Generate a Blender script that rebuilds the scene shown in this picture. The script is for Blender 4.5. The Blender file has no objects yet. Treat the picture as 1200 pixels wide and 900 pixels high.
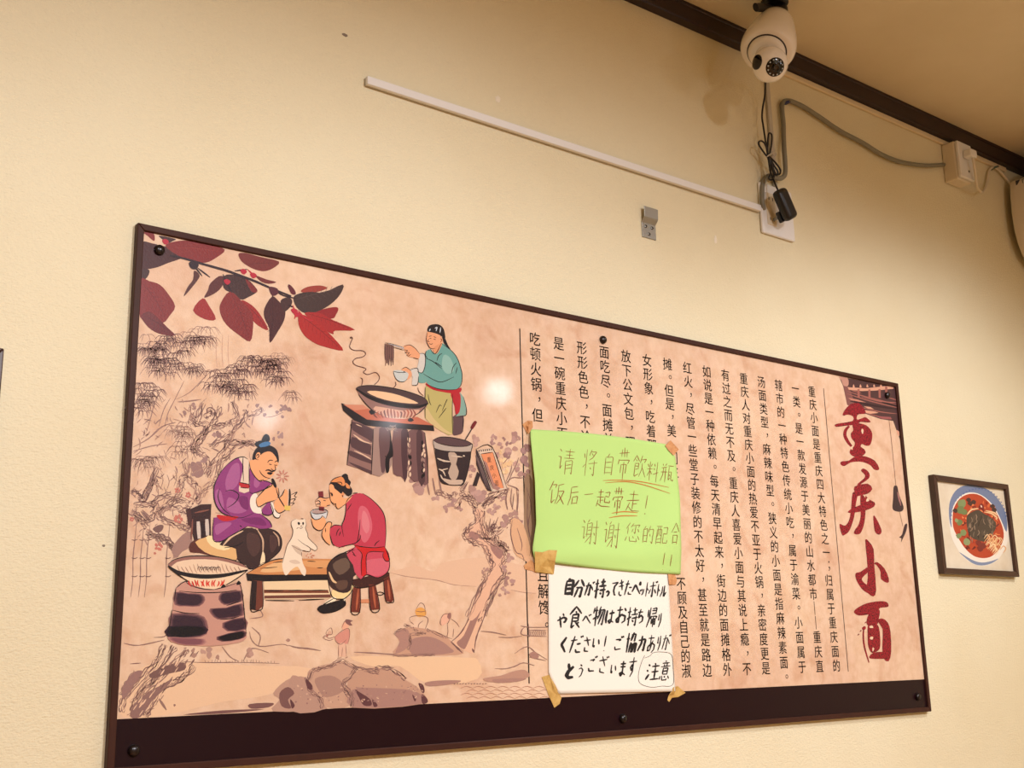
import bpy, bmesh, math, random
from mathutils import Vector, Matrix

# ---------------------------------------------------------------- camera, world, light
S = bpy.context.scene
COL = S.collection
random.seed(7)
R = Matrix(((0.79136755, -0.12486115, -0.59845392),
            (-0.61095916, -0.19610768, -0.76698806),
            (-0.02159439, 0.97260037, -0.23147832)))
F = 1350.0
CAM = Vector((0.0, -1.543, 1.25))
cd = bpy.data.cameras.new('camera'); cd.sensor_width = 36.0; cd.lens = F / 1200 * 36
cd.clip_start = 0.01
co = bpy.data.objects.new('camera', cd); COL.objects.link(co)
co.matrix_world = Matrix.Translation(CAM) @ R.to_4x4()
S.camera = co
S.view_settings.view_transform = 'Standard'
S.view_settings.look = 'None'
S.view_settings.gamma = 1.0
S.view_settings.use_curve_mapping = False
S.view_settings.exposure = -0.17

w = bpy.data.worlds.new('world'); S.world = w; w.use_nodes = True
bg = w.node_tree.nodes['Background']
bg.inputs['Color'].default_value = (1.0, 0.86, 0.68, 1); bg.inputs['Strength'].default_value = 0.10

def lamp(name, kind, loc, power, color=(0.97, 0.97, 1.03), size=0.1, target=None, angle=None, blend=0.5):
    l = bpy.data.lights.new(name, kind); l.energy = power; l.color = color
    if kind == 'AREA': l.shape = 'DISK'; l.size = size
    else: l.shadow_soft_size = size
    if kind == 'SPOT': l.spot_size = math.radians(angle); l.spot_blend = blend
    o = bpy.data.objects.new(name, l); COL.objects.link(o); o.location = loc
    if target is not None:
        o.rotation_euler = (Vector(target) - Vector(loc)).to_track_quat('-Z', 'Y').to_euler()
    return o
# ceiling lamp of the dining room, added fill spots (behind and beside the camera) and two hanging bulbs
lamp('downlight_and_fill', 'SPOT', (1.15, -2.9, 2.52), 226, size=0.10, target=(1.25, 0.0, -0.32), angle=92, blend=0.55)
lamp('downlight_and_fill', 'SPOT', (-0.25, -2.6, 2.52), 130, size=0.10, target=(0.05, 0.0, -0.05), angle=96, blend=0.55)  # added fill spot, lifts the left side of the wall
lamp('downlight_and_fill', 'SPOT', (2.55, -1.45, 2.52), 74, size=0.10, target=(2.45, 0.0, 0.40), angle=98, blend=0.6)  # added fill spot that brightens the right part of the wall
lamp('downlight_and_fill', 'SPOT', (0.60, -4.2, 2.52), 390, size=0.09, target=(0.60, -4.1, 0.0), angle=120, blend=0.8)  # added spot on the floor; its bounce brightens ceiling and room
lamp('hanging_bulb', 'POINT', (2.356, -1.57, 2.15), 2.8, size=0.045)
lamp('hanging_bulb', 'POINT', (1.876, -2.38, 2.15), 2.6, size=0.045)
lamp('hanging_bulb', 'POINT', (2.313, -2.20, 2.15), 2.2, size=0.035)

# ---------------------------------------------------------------- geometry helpers
def ray(px, py):
    return R @ Vector((px - 600.0, 450.0 - py, -F))
def P(px, py, y=0.0):
    """point of the vertical plane y = const seen at a picture position"""
    d = ray(px, py); return CAM + d * ((y - CAM.y) / d.y)
def PX(px, py, x):
    d = ray(px, py); return CAM + d * ((x - CAM.x) / d.x)
def PZ(px, py, z):
    d = ray(px, py); return CAM + d * ((z - CAM.z) / d.z)

def lin(c):
    c = c / 255.0
    return c / 12.92 if c <= 0.04045 else ((c + 0.055) / 1.055) ** 2.4
def rgb(t): return (lin(t[0]), lin(t[1]), lin(t[2]), 1.0)

MATS = {}
def mat(name, color, rough=0.5, metal=0.0, spec=0.5, coat=0.0, bump=None, var=None, transmission=0.0, alpha=1.0):
    """procedural principled material; bump=(scale,strength[,stretch]); var=(scale, colour2, lo, hi)"""
    if name in MATS: return MATS[name]
    m = bpy.data.materials.new(name); m.use_nodes = True
    nt = m.node_tree; b = nt.nodes['Principled BSDF']
    b.inputs['Base Color'].default_value = rgb(color)
    b.inputs['Roughness'].default_value = rough
    b.inputs['Metallic'].default_value = metal
    b.inputs['Specular IOR Level'].default_value = spec
    b.inputs['Coat Weight'].default_value = coat
    b.inputs['Coat Roughness'].default_value = 0.10
    b.inputs['Transmission Weight'].default_value = transmission
    b.inputs['Alpha'].default_value = alpha
    if bump or var:
        tc = nt.nodes.new('ShaderNodeTexCoord')
    if var:
        n = nt.nodes.new('ShaderNodeTexNoise'); n.inputs['Scale'].default_value = var[0]
        n.inputs['Detail'].default_value = 6.0; n.inputs['Roughness'].default_value = 0.6
        nt.links.new(tc.outputs['Object'], n.inputs['Vector'])
        r = nt.nodes.new('ShaderNodeValToRGB')
        r.color_ramp.elements[0].position = var[2]; r.color_ramp.elements[1].position = var[3]
        r.color_ramp.elements[0].color = rgb(color); r.color_ramp.elements[1].color = rgb(var[1])
        nt.links.new(n.outputs['Fac'], r.inputs['Fac'])
        nt.links.new(r.outputs['Color'], b.inputs['Base Color'])
    if bump:
        mp = nt.nodes.new('ShaderNodeMapping')
        mp.inputs['Scale'].default_value = bump[2] if len(bump) > 2 else (1, 1, 1)
        n2 = nt.nodes.new('ShaderNodeTexNoise'); n2.inputs['Scale'].default_value = bump[0]
        n2.inputs['Detail'].default_value = 3.0
        bp = nt.nodes.new('ShaderNodeBump'); bp.inputs['Strength'].default_value = bump[1]
        bp.inputs['Distance'].default_value = 0.002
        nt.links.new(tc.outputs['Object'], mp.inputs['Vector'])
        nt.links.new(mp.outputs['Vector'], n2.inputs['Vector'])
        nt.links.new(n2.outputs['Fac'], bp.inputs['Height'])
        nt.links.new(bp.outputs['Normal'], b.inputs['Normal'])
    MATS[name] = m
    return m

PRINT_ROUGH = 0.42
def ink(c):
    return mat('ink_%d_%d_%d' % c, c, rough=PRINT_ROUGH, spec=0.2, coat=0.4, bump=(420, 0.16))

def link_mesh(name, verts, faces, mats, midx=None, parent=None, smooth=False, origin=None, bevel=0, seg=2):
    me = bpy.data.meshes.new(name)
    o = bpy.data.objects.new(name, me)
    org = Vector((0, 0, 0))
    if parent is not None:
        top = parent
        while top.parent is not None: top = top.parent
        org = top.location.copy()
    elif origin is not None:
        org = Vector(origin)
    else:
        n = max(1, len(verts))
        mn = [min(v[i] for v in verts) for i in range(3)]; mx = [max(v[i] for v in verts) for i in range(3)]
        org = Vector([(a + b) / 2 for a, b in zip(mn, mx)])
    me.from_pydata([tuple(Vector(v) - org) for v in verts], [], faces)
    for m in (mats if isinstance(mats, (list, tuple)) else [mats]): me.materials.append(m)
    if midx: me.polygons.foreach_set('material_index', midx)
    if smooth: me.polygons.foreach_set('use_smooth', [True] * len(me.polygons))
    me.update()
    COL.objects.link(o)
    if parent is not None: o.parent = parent
    else: o.location = org
    if bevel:
        bv = o.modifiers.new('bevel', 'BEVEL'); bv.width = bevel; bv.segments = seg
        bv.limit_method = 'ANGLE'
        bv.angle_limit = math.radians(40)
    return o

def thing(name, label, cat, loc, group=None):
    o = bpy.data.objects.new(name, None); COL.objects.link(o); o.location = loc
    o.empty_display_size = 0.05
    tag(o, label, cat, group); return o
def tag(o, label, cat, group=None):
    o['label'] = label; o['category'] = cat
    if group: o['group'] = group
    return o
def struct(o): o['kind'] = 'structure'; return o
def lab(o, label): o['label'] = label; return o

class G:
    """collects shapes of one part into one mesh"""
    def __init__(s): s.v = []; s.f = []; s.mi = []; s.m = []
    def _m(s, m):
        if m not in s.m: s.m.append(m)
        return s.m.index(m)
    def add(s, vs, fs, m):
        k = len(s.v); s.v += [Vector(v) for v in vs]; i = s._m(m)
        for f in fs: s.f.append(tuple(k + q for q in f)); s.mi.append(i)
        return s
    def box(s, x0, x1, y0, y1, z0, z1, m):
        vs = [(x, y, z) for z in (z0, z1) for y in (y0, y1) for x in (x0, x1)]
        fs = [(0, 2, 3, 1), (4, 5, 7, 6), (0, 1, 5, 4), (2, 6, 7, 3), (0, 4, 6, 2), (1, 3, 7, 5)]
        return s.add(vs, fs, m)
    def prism(s, front, back, m):
        """front, back: equal loops of points"""
        n = len(front); vs = list(front) + list(back)
        fs = [tuple(range(n)), tuple(range(2 * n - 1, n - 1, -1))]
        fs += [(i, n + i, n + (i + 1) % n, (i + 1) % n) for i in range(n)]
        return s.add(vs, fs, m)
    def tube(s, pts, r, m, n=8, sub=4, closed=False, flat=1.0, up=None):
        pts = [Vector(p) for p in pts]
        if sub > 1: pts = catmull3(pts, sub, closed)
        rings = []; L = len(pts); prev = None
        for i, p in enumerate(pts):
            a = pts[(i - 1) % L] if (closed or i > 0) else pts[i]
            b = pts[(i + 1) % L] if (closed or i < L - 1) else pts[i]
            t = (b - a).normalized()
            if prev is None:
                u = t.cross(Vector((0, 1, 0)))
                if u.length < 0.1: u = t.cross(Vector((1, 0, 0)))
            else:
                u = prev - t * prev.dot(t)
            u.normalize(); prev = u; v = t.cross(u)
            rr = r(i / (L - 1)) if callable(r) else r
            rings.append([p + (u * math.cos(q) + v * math.sin(q) * flat) * rr
                          for q in [2 * math.pi * k / n for k in range(n)]])
        vs = [q for g in rings for q in g]; fs = []
        for i in range(L if closed else L - 1):
            j = (i + 1) % L
            for k in range(n):
                fs.append((i * n + k, i * n + (k + 1) % n, j * n + (k + 1) % n, j * n + k))
        if not closed:
            fs.append(tuple(range(n - 1, -1, -1))); fs.append(tuple((L - 1) * n + k for k in range(n)))
        return s.add(vs, fs, m)
    def lathe(s, prof, m, origin, axis, n=40, xdir=None, sx=1.0, cap=True):
        """prof: (radius, along axis) pairs"""
        a = Vector(axis).normalized(); o = Vector(origin)
        u = Vector(xdir) if xdir is not None else a.orthogonal()
        u = (u - a * u.dot(a)).normalized(); v = a.cross(u)
        vs = []; fs = []
        for r_, h in prof:
            for k in range(n):
                q = 2 * math.pi * k / n
                vs.append(o + a * h + (u * math.cos(q) * sx + v * math.sin(q)) * r_)
        for i in range(len(prof) - 1):
            for k in range(n):
                fs.append((i * n + k, i * n + (k + 1) % n, (i + 1) * n + (k + 1) % n, (i + 1) * n + k))
        if cap:
            fs.append(tuple(range(n - 1, -1, -1))); fs.append(tuple((len(prof) - 1) * n + k for k in range(n)))
        return s.add(vs, fs, m)
    def build(s, name, parent=None, smooth=False, bevel=0, seg=2, origin=None):
        o = link_mesh(name, s.v, s.f, s.m, s.mi, parent, smooth, origin, bevel, seg)
        return o

def fixn(o):
    bm = bmesh.new(); bm.from_mesh(o.data); bmesh.ops.recalc_face_normals(bm, faces=bm.faces); bm.to_mesh(o.data); bm.free()
    return o
def autosmooth(o, deg=40):
    o.data.polygons.foreach_set('use_smooth', [True] * len(o.data.polygons))
    o.data.set_sharp_from_angle(angle=math.radians(deg)); return o

def catmull3(p, sub, closed=False):
    n = len(p); out = []
    if n < 3: return list(p)
    for i in range(n if closed else n - 1):
        g = lambda k: p[k % n] if closed else p[max(0, min(n - 1, k))]
        a, b, c, d = g(i - 1), g(i), g(i + 1), g(i + 2)
        for j in range(sub):
            t = j / sub
            out.append(0.5 * ((2 * b) + (c - a) * t + (2 * a - 5 * b + 4 * c - d) * t * t + (3 * b - a - 3 * c + d) * t ** 3))
    if not closed: out.append(p[-1])
    return out

# ---------------------------------------------------------------- printed / written marks
YPRINT = -0.0085
def view(ox, oy, s): return lambda x, y: (ox + x / s, oy + y / s)
class Ink(G):
    def __init__(s, surf=None, base=0.0002, step=2e-6, flat=False, pen=1.0):
        G.__init__(s); s.lift = base; s.step = step; s.flat = flat; s.pen = pen
        s.surf = surf or (lambda px, py, l: P(px, py, YPRINT - l))
    def fill(s, vw, pts, c, sm=3):
        q = [Vector((*vw(*p), 0)) for p in pts]
        if sm > 1: q = catmull3(q, sm, True)
        s.lift += s.step
        vs = [s.surf(p.x, p.y, s.lift) for p in q]
        # orient toward the room
        ar = sum(q[i].x * q[(i + 1) % len(q)].y - q[(i + 1) % len(q)].x * q[i].y for i in range(len(q)))
        f = tuple(range(len(vs)))
        if ar > 0: f = f[::-1]
        s.add(vs, [f], c if not isinstance(c, tuple) else ink(c)); return s
    def line(s, vw, pts, wd, c, sm=4, taper=0.35, wob=0.0):
        q = [Vector((*vw(*p), 0)) for p in pts]
        if sm > 1 and len(q) > 2: q = catmull3(q, sm)
        elif len(q) == 2: q = [q[0].lerp(q[1], t / 3) for t in range(4)]
        lift = s.lift + s.step * 0.5
        if not s.flat: s.lift += s.step; lift = s.lift
        wd = wd * s.pen
        L = len(q); vs = []
        for i, p in enumerate(q):
            a = q[max(0, i - 1)]; b = q[min(L - 1, i + 1)]
            t = (b - a)
            if t.length < 1e-9: t = Vector((1, 0, 0))
            t.normalize(); nn = Vector((-t.y, t.x, 0))
            u = i / (L - 1); k = 1.0 - (1 - taper) * abs(2 * u - 1) ** 2.2
            hw = wd * 0.5 * k * (1 + wob * (random.random() - 0.5))
            for sg in (1, -1):
                e = p + nn * (hw * sg); vs.append(s.surf(e.x, e.y, lift))
        fs = [(2 * i, 2 * i + 2, 2 * i + 3, 2 * i + 1) for i in range(L - 1)]
        s.add(vs, fs, c if not isinstance(c, tuple) else ink(c)); return s
    def to(s, name):
        if not hasattr(s, 'sets'): s.sets = {}
        if name not in s.sets: s.sets[name] = G()
        g = s.sets[name]; s.v, s.f, s.mi, s.m = g.v, g.f, g.mi, g.m
        return s
    def build_all(s, parent, labels):
        for n, g in s.sets.items():
            if g.v: lab(g.build(n, parent), labels[n])
    def lines(s, vw, lst, wd, c, **k):
        for p in lst: s.line(vw, p, wd, c, **k)
        return s

# ================================================================ the room
M_wall = bpy.data.materials.new('wallpaper'); M_wall.use_nodes = True
def build_wall_mat(m, base, blot):
    nt = m.node_tree; b = nt.nodes['Principled BSDF']; b.inputs['Roughness'].default_value = 0.62
    b.inputs['Specular IOR Level'].default_value = 0.25
    tc = nt.nodes.new('ShaderNodeTexCoord')
    n1 = nt.nodes.new('ShaderNodeTexNoise'); n1.inputs['Scale'].default_value = 2.3; n1.inputs['Detail'].default_value = 5
    nt.links.new(tc.outputs['Object'], n1.inputs['Vector'])
    r = nt.nodes.new('ShaderNodeValToRGB'); r.color_ramp.elements[0].position = 0.38; r.color_ramp.elements[1].position = 0.72
    r.color_ramp.elements[0].color = rgb(base); r.color_ramp.elements[1].color = rgb(blot)
    nt.links.new(n1.outputs['Fac'], r.inputs['Fac']); nt.links.new(r.outputs['Color'], b.inputs['Base Color'])
    mp = nt.nodes.new('ShaderNodeMapping'); mp.inputs['Scale'].default_value = (0.4, 1, 1.0)
    n2 = nt.nodes.new('ShaderNodeTexNoise'); n2.inputs['Scale'].default_value = 420; n2.inputs['Detail'].default_value = 2
    n3 = nt.nodes.new('ShaderNodeTexNoise'); n3.inputs['Scale'].default_value = 210; n3.inputs['Detail'].default_value = 2
    mx = nt.nodes.new('ShaderNodeMath'); mx.operation = 'ADD'
    nt.links.new(tc.outputs['Object'], mp.inputs['Vector']); nt.links.new(mp.outputs['Vector'], n2.inputs['Vector'])
    nt.links.new(tc.outputs['Object'], n3.inputs['Vector'])
    nt.links.new(n2.outputs['Fac'], mx.inputs[0]); nt.links.new(n3.outputs['Fac'], mx.inputs[1])
    bp = nt.nodes.new('ShaderNodeBump'); bp.inputs['Strength'].default_value = 0.60; bp.inputs['Distance'].default_value = 0.0018
    nt.links.new(mx.outputs[0], bp.inputs['Height']); nt.links.new(bp.outputs['Normal'], b.inputs['Normal'])
build_wall_mat(M_wall, (230, 220, 187), (224, 211, 175))
M_ceil = mat('ceiling_paper', (224, 210, 178), rough=0.8, spec=0.2, bump=(160, 0.12), var=(3.0, (214, 199, 165), 0.35, 0.75))
M_floor = mat('floor_tile', (190, 138, 70), rough=0.5, var=(4, (168, 116, 58), 0.4, 0.6))
M_trimd = mat('dark_trim', (46, 27, 26), rough=0.42, spec=0.4, var=(12, (38, 22, 22), 0.4, 0.7))
ZC = 2.625
XR = 3.22
struct(G().box(-2.6, XR + 0.1, 0.0, 0.1, 0, ZC, M_wall).build('wall_back'))
struct(G().box(XR, XR + 0.1, -5.0, 0.0, 0, ZC, M_wall).build('wall_right'))
struct(G().box(-2.7, -2.6, -5.0, 0.0, 0, ZC, M_wall).build('wall_left'))
struct(G().box(-2.7, XR + 0.1, -5.1, -5.0, 0, ZC, M_wall).build('wall_front'))
struct(G().box(-2.7, XR + 0.1, -5.1, 0.1, -0.1, 0, M_floor).build('floor'))
struct(G().box(-2.7, XR + 0.1, -5.1, 0.1, ZC, ZC + 0.1, M_ceil).build('ceiling'))
# cornice moulding along the ceiling
def cornice():
    zb = CAM.z + 0.8615 * 1.543
    prof = [(0.0, zb), (-0.020, zb), (-0.022, zb + 0.004), (-0.022, ZC - 0.010), (-0.024, ZC - 0.008), (-0.024, ZC - 0.001), (0.0, ZC - 0.001)]
    g = G(); g.prism([(-2.59, y, z) for y, z in prof], [(XR - 0.001, y, z) for y, z in prof], M_trimd)
    struct(fixn(g.build('trim_1')))
    return zb
ZB = cornice()
M_strip = mat('cream_strip', (226, 208, 172), rough=0.5)
g = G(); g.box(1.95, 3.0, -0.008, -0.0003, ZB - 0.015, ZB - 0.001, M_strip)
struct(g.build('trim_2', bevel=0.002))

# ================================================================ the poster board
M_frame = mat('board_frame', (70, 42, 33), rough=0.42, spec=0.10, var=(30, (62, 38, 30), 0.3, 0.7))
M_band = mat('band_paint', (32, 12, 17), rough=0.30, spec=0.2, bump=(260, 0.06))
M_back = mat('board_core', (70, 50, 40), rough=0.7)
YF = -0.013
bx0, bx1 = 0.5287, 2.3516
bz0, bz1 = CAM.z - 0.1347, CAM.z + 0.6118
poster = thing('poster_board', 'wide brown-framed noodle poster board on the wall, with ink drawings and columns of Chinese writing', 'poster', ((bx0 + bx1) / 2, 0, bz0))
def paper_mat():
    m = bpy.data.materials.new('parchment_print'); m.use_nodes = True
    nt = m.node_tree; b = nt.nodes['Principled BSDF']; b.inputs['Roughness'].default_value = PRINT_ROUGH
    b.inputs['Specular IOR Level'].default_value = 0.2
    b.inputs['Coat Weight'].default_value = 0.4; b.inputs['Coat Roughness'].default_value = 0.08
    tc = nt.nodes.new('ShaderNodeTexCoord')
    def noise(sc, det, lo, hi, ca, cb, dist=0.0):
        n = nt.nodes.new('ShaderNodeTexNoise'); n.inputs['Scale'].default_value = sc; n.inputs['Detail'].default_value = det
        n.inputs['Distortion'].default_value = dist
        r = nt.nodes.new('ShaderNodeValToRGB'); r.color_ramp.elements[0].position = lo; r.color_ramp.elements[1].position = hi
        r.color_ramp.elements[0].color = ca; r.color_ramp.elements[1].color = cb
        nt.links.new(tc.outputs['Object'], n.inputs['Vector']); nt.links.new(n.outputs['Fac'], r.inputs['Fac']); return r
    a = noise(5.5, 6, 0.36, 0.66, rgb((230, 199, 169)), rgb((221, 185, 157)))
    c = noise(16, 5, 0.52, 0.72, (1, 1, 1, 1), rgb((242, 230, 224)), 1.2)
    d = noise(60, 4, 0.35, 0.7, (1, 1, 1, 1), rgb((244, 238, 230)))
    m1 = nt.nodes.new('ShaderNodeMixRGB'); m1.blend_type = 'MULTIPLY'; m1.inputs[0].default_value = 1
    m2 = nt.nodes.new('ShaderNodeMixRGB'); m2.blend_type = 'MULTIPLY'; m2.inputs[0].default_value = 1
    nt.links.new(a.outputs[0], m1.inputs[1]); nt.links.new(c.outputs[0], m1.inputs[2])
    nt.links.new(m1.outputs[0], m2.inputs[1]); nt.links.new(d.outputs[0], m2.inputs[2])
    nt.links.new(m2.outputs[0], b.inputs['Base Color'])
    n = nt.nodes.new('ShaderNodeTexNoise'); n.inputs['Scale'].default_value = 420
    bp = nt.nodes.new('ShaderNodeBump'); bp.inputs['Strength'].default_value = 0.16; bp.inputs['Distance'].default_value = 0.002
    nt.links.new(tc.outputs['Object'], n.inputs['Vector']); nt.links.new(n.outputs['Fac'], bp.inputs['Height'])
    nt.links.new(bp.outputs['Normal'], b.inputs['Normal'])
    return m
M_paper = paper_mat()
zband = CAM.z - 0.0655
G().box(bx0 + 0.004, bx1 - 0.004, -0.0065, -0.0005, bz0 + 0.004, bz1 - 0.004, M_back).build('backing_panel', poster)
lab(G().box(bx0 + 0.006, bx1 - 0.006, YPRINT, -0.0065, zband, bz1 - 0.006, M_paper).build('printed_sheet', poster), 'parchment-coloured printed sheet')
lab(G().box(bx0 + 0.006, bx1 - 0.006, YPRINT - 0.0002, -0.0065, bz0 + 0.006, zband, M_band).build('bottom_band', poster), 'dark maroon band along the bottom')
def rail(a, b, ia, ib, nm):
    g = G()
    f = [(a[0], YF, a[1]), (b[0], YF, b[1]), (ib[0], YF, ib[1]), (ia[0], YF, ia[1])]
    k = [(x, -0.0004, z) for x, y, z in f]
    g.prism(f, k, M_frame); fixn(g.build(nm, poster, bevel=0.0012))
t = 0.0098
O = [(bx0, bz1), (bx1, bz1), (bx1, bz0), (bx0, bz0)]
I = [(bx0 + t, bz1 - t), (bx1 - t, bz1 - t), (bx1 - t, bz0 + t), (bx0 + t, bz0 + t)]
for i in range(4): rail(O[i], O[(i + 1) % 4], I[i], I[(i + 1) % 4], 'frame_rail')
M_bolt = mat('bolt_black', (30, 22, 22), rough=0.28, metal=0.3, spec=0.6)
for px, py in [(187.5, 292.5), (707.5, 398), (1040.5, 463), (157.5, 879.5), (731, 842), (1076.5, 816.5)]:
    c = P(px, py, YPRINT - 0.004); r0 = 0.0078
    c.y = YPRINT - 0.0003
    g = G(); prof = [(r0 * 0.9, 0.0), (r0, 0.0012), (r0 * 0.96, 0.003)]
    prof += [(r0 * math.cos(q) * 0.96, 0.003 + 0.0048 * math.sin(q)) for q in [i * math.pi / 2 / 7 for i in range(1, 7)]] + [(0.0003, 0.0078)]
    g.lathe(prof, M_bolt, c, (0, -1, 0), n=24); o = g.build('bolt', poster); fixn(o); autosmooth(o, 50)

# ---- printed columns of text ------------------------------------------------
GLY = {}
_fc = bpy.data.curves.new('glyph', 'FONT'); _fc.resolution_u = 3
_fo = bpy.data.objects.new('glyph', _fc); COL.objects.link(_fo)
def glyph(ch):
    if ch not in GLY:
        _fc.body = ch
        dg = bpy.context.evaluated_depsgraph_get(); dg.update()
        ev = _fo.evaluated_get(dg); m = ev.to_mesh()
        GLY[ch] = ([(v.co.x, v.co.y) for v in m.vertices], [tuple(p.vertices) for p in m.polygons])
        ev.to_mesh_clear()
    return GLY[ch]
def put(g, ch, cx, cz, em, m, y, sx=1.0, rot=0.0, centre=False):
    vs, fs = glyph(ch)
    if not vs: return
    ox, oy = 0.5, 0.38
    if centre:
        ox = (min(v[0] for v in vs) + max(v[0] for v in vs)) / 2; oy = (min(v[1] for v in vs) + max(v[1] for v in vs)) / 2
    c, s_ = math.cos(rot), math.sin(rot); pts = []
    for x, yy in vs:
        a, b = (x - ox) * em * sx, (yy - oy) * em
        pts.append((cx + a * c - b * s_, y, cz + a * s_ + b * c))
    ff = []
    for f in fs:   # face the room
        p = [pts[i] for i in f[:3]]
        n = (Vector(p[1]) - Vector(p[0])).cross(Vector(p[2]) - Vector(p[0]))
        ff.append(f if n.y < 0 else f[::-1])
    g.add(pts, ff, m)
K = (1.543 - 0.0085) / 1.53
cols = [('重庆小面是重庆四大特色之一；归属于重庆面的', 20), ('一类。是一款发源于美丽的山水都市——重庆直', 20),
        ('辖市的一种特色传统小吃，属于渝菜。小面属于', 20), ('汤面类型，麻辣味型。狭义的小面是指麻辣素面。', 20.35),
        ('重庆人对重庆小面的热爱不亚于火锅，亲密度更是', 21), ('有过之而无不及。重庆人喜爱小面与其说上瘾，不', 21),
        ('如说是一种依赖。每天清早起来，街边的面摊格外', 21), ('红火，尽管一些堂子装修的不太好，甚至就是路边', 21),
        ('摊。但是，美　们主　　　　　　　不顾及自己的淑', 22), ('女形象，吃着那', 21), ('放下公文包，理', 21), ('面吃尽。面摊前', 21),
        ('形形色色，不论', 21), ('是一碗重庆小面', 21), ('吃顿火锅，但', 21)]
M_text = mat('print_black', (15, 10, 12), rough=PRINT_ROUGH, spec=0.2)
YT = YPRINT - 0.0003
for k, (tx, span) in enumerate(cols):
    xt = 2.0215 - 0.0553 * k; zt, zb_ = 0.5510, -0.0295
    n = span; tg = G()
    for i, ch in enumerate(tx):
        if ch == '　':
            if tg.v: tg.build('text_column', poster); tg = G()
            continue
        f = i / n; z = zt + (zb_ - zt) * f; x = xt + 0.0058 * f
        if ch in '，。；':
            put(tg, ch, x * K + (0.0055 if k < 14 or ch != '，' else 0.0055), CAM.z + (z + 0.001) * K, 0.0262, M_text, YT, centre=True)
        elif ch == '—':
            tg.box(x * K - 0.0007, x * K + 0.0007, YT - 0.0001, YT, CAM.z + (z - 0.0135) * K, CAM.z + (z + 0.0135) * K, M_text)
        else:
            for e in (-0.00016, 0.00016): put(tg, ch, x * K + e, CAM.z + z * K + e * 0.6, 0.0264, M_text, YT, sx=0.98)
    if k == 14:
        tg.build('text_column', poster); tg = G()
        for i, ch in ((15, '且'), (16, '解'), (17, '馋'), (18, '。')):
            z = 0.5510 + (-0.0295 - 0.5510) * i / 21; x = 1.2473 + 0.0058 * i / 21
            if ch == '。': put(tg, ch, (x + 0.0045) * K, CAM.z + z * K, 0.0262, M_text, YT, centre=True)
            else:
                for e in (-0.00016, 0.00016): put(tg, ch, x * K + e, CAM.z + (z + 0.0005) * K + e * 0.6, 0.0264, M_text, YT)
    tg.build('text_column', poster)
# the two ruled lines beside the columns
for x0, x1, za, zb_, ww in ((1.2137, 1.2155, 0.5648, -0.0411, 0.0012), (2.0641, 2.0650, 0.5638, -0.0423, 0.0009)):
    tg = G(); tg.add([(x0 * K - ww, YT, CAM.z + za * K), (x0 * K + ww, YT, CAM.z + za * K), (x1 * K + ww, YT, CAM.z + zb_ * K), (x1 * K - ww, YT, CAM.z + zb_ * K)], [(0, 3, 2, 1)], M_text)
    tg.build('ruled_line', poster)

# ---- large red title ---------------------------------------------------------
M_red = mat('title_red', (162, 22, 40), rough=PRINT_ROUGH, spec=0.4, var=(330, (58, 6, 16), 0.46, 0.58))
VO = view(960, 470, 6); VQ = view(980, 620, 5.294); VT = view(960, 460, 2.647)
PAP = (231, 197, 164)
ti = Ink(base=0.0004)
ti.fill(VO, [(165, 95), (180, 62), (215, 25), (245, 14), (275, 12), (300, 32), (325, 70), (322, 90), (280, 92), (265, 108), (270, 132), (320, 113), (340, 122), (362, 145), (345, 151), (290, 147), (262, 165), (180, 174), (120, 182), (111, 165), (150, 155), (235, 140), (238, 108), (200, 95), (175, 103)], M_red, sm=2)
ti.fill(VO, [(235, 165), (270, 155), (330, 170), (368, 212), (373, 260), (358, 308), (330, 314), (302, 302), (292, 320), (318, 340), (326, 365), (295, 388), (240, 388), (214, 362), (225, 335), (245, 318), (250, 290), (228, 262), (223, 228), (240, 205)], M_red)
ti.line(VO, [(212, 176), (186, 205), (182, 245), (205, 290), (228, 318)], 3.8, M_red, taper=0.6)
ti.fill(VO, [(150, 430), (170, 422), (210, 418), (260, 385), (330, 390), (390, 418), (422, 470), (412, 486), (385, 480), (365, 455), (330, 436), (280, 425), (220, 432), (180, 456), (155, 450)], M_red, sm=2)
ti.fill(VO, [(300, 195), (312, 205), (306, 232), (297, 215)], PAP)
ti.fill(VO, [(222, 325), (236, 318), (232, 345)], PAP)
ti.fill(VO, [(295, 490), (310, 474), (340, 490), (356, 520), (342, 550), (275, 594), (272, 580), (314, 545), (322, 520)], M_red)
ti.fill(VO, [(250, 600), (340, 580), (374, 618), (340, 652), (300, 660), (262, 670), (250, 640)], M_red, sm=2)
ti.fill(VO, [(204, 775), (240, 750), (308, 722), (322, 690), (328, 664), (347, 690), (390, 712), (386, 742), (330, 768), (262, 782), (210, 786)], M_red, sm=2)
ti.fill(VO, [(338, 682), (352, 700), (330, 706)], PAP)
ti.fill(VT, [(104, 311), (119, 314), (114, 345), (108, 388), (94, 428), (80, 441), (71, 441), (63, 408), (80, 413), (93, 395), (99, 360)], M_red)
ti.fill(VT, [(128, 320), (142, 326), (144, 360), (141, 400), (132, 430), (122, 440), (108, 437), (112, 424), (122, 410), (129, 380)], M_red)
ti.fill(VT, [(168, 383), (178, 392), (193, 425), (191, 438), (182, 440), (172, 428)], M_red)
ti.fill(VQ, [(180, 65), (205, 80), (232, 125), (236, 220), (248, 380), (230, 418), (200, 400), (185, 380), (196, 300), (190, 180)], M_red, sm=2)
ti.fill(VQ, [(198, 235), (150, 265), (120, 275), (126, 318), (160, 372), (200, 397), (206, 360), (172, 332), (160, 305), (198, 265)], M_red)
ti.fill(VQ, [(235, 215), (255, 205), (300, 245), (327, 310), (318, 334), (278, 310), (275, 265), (252, 225)], M_red, sm=2)
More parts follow.
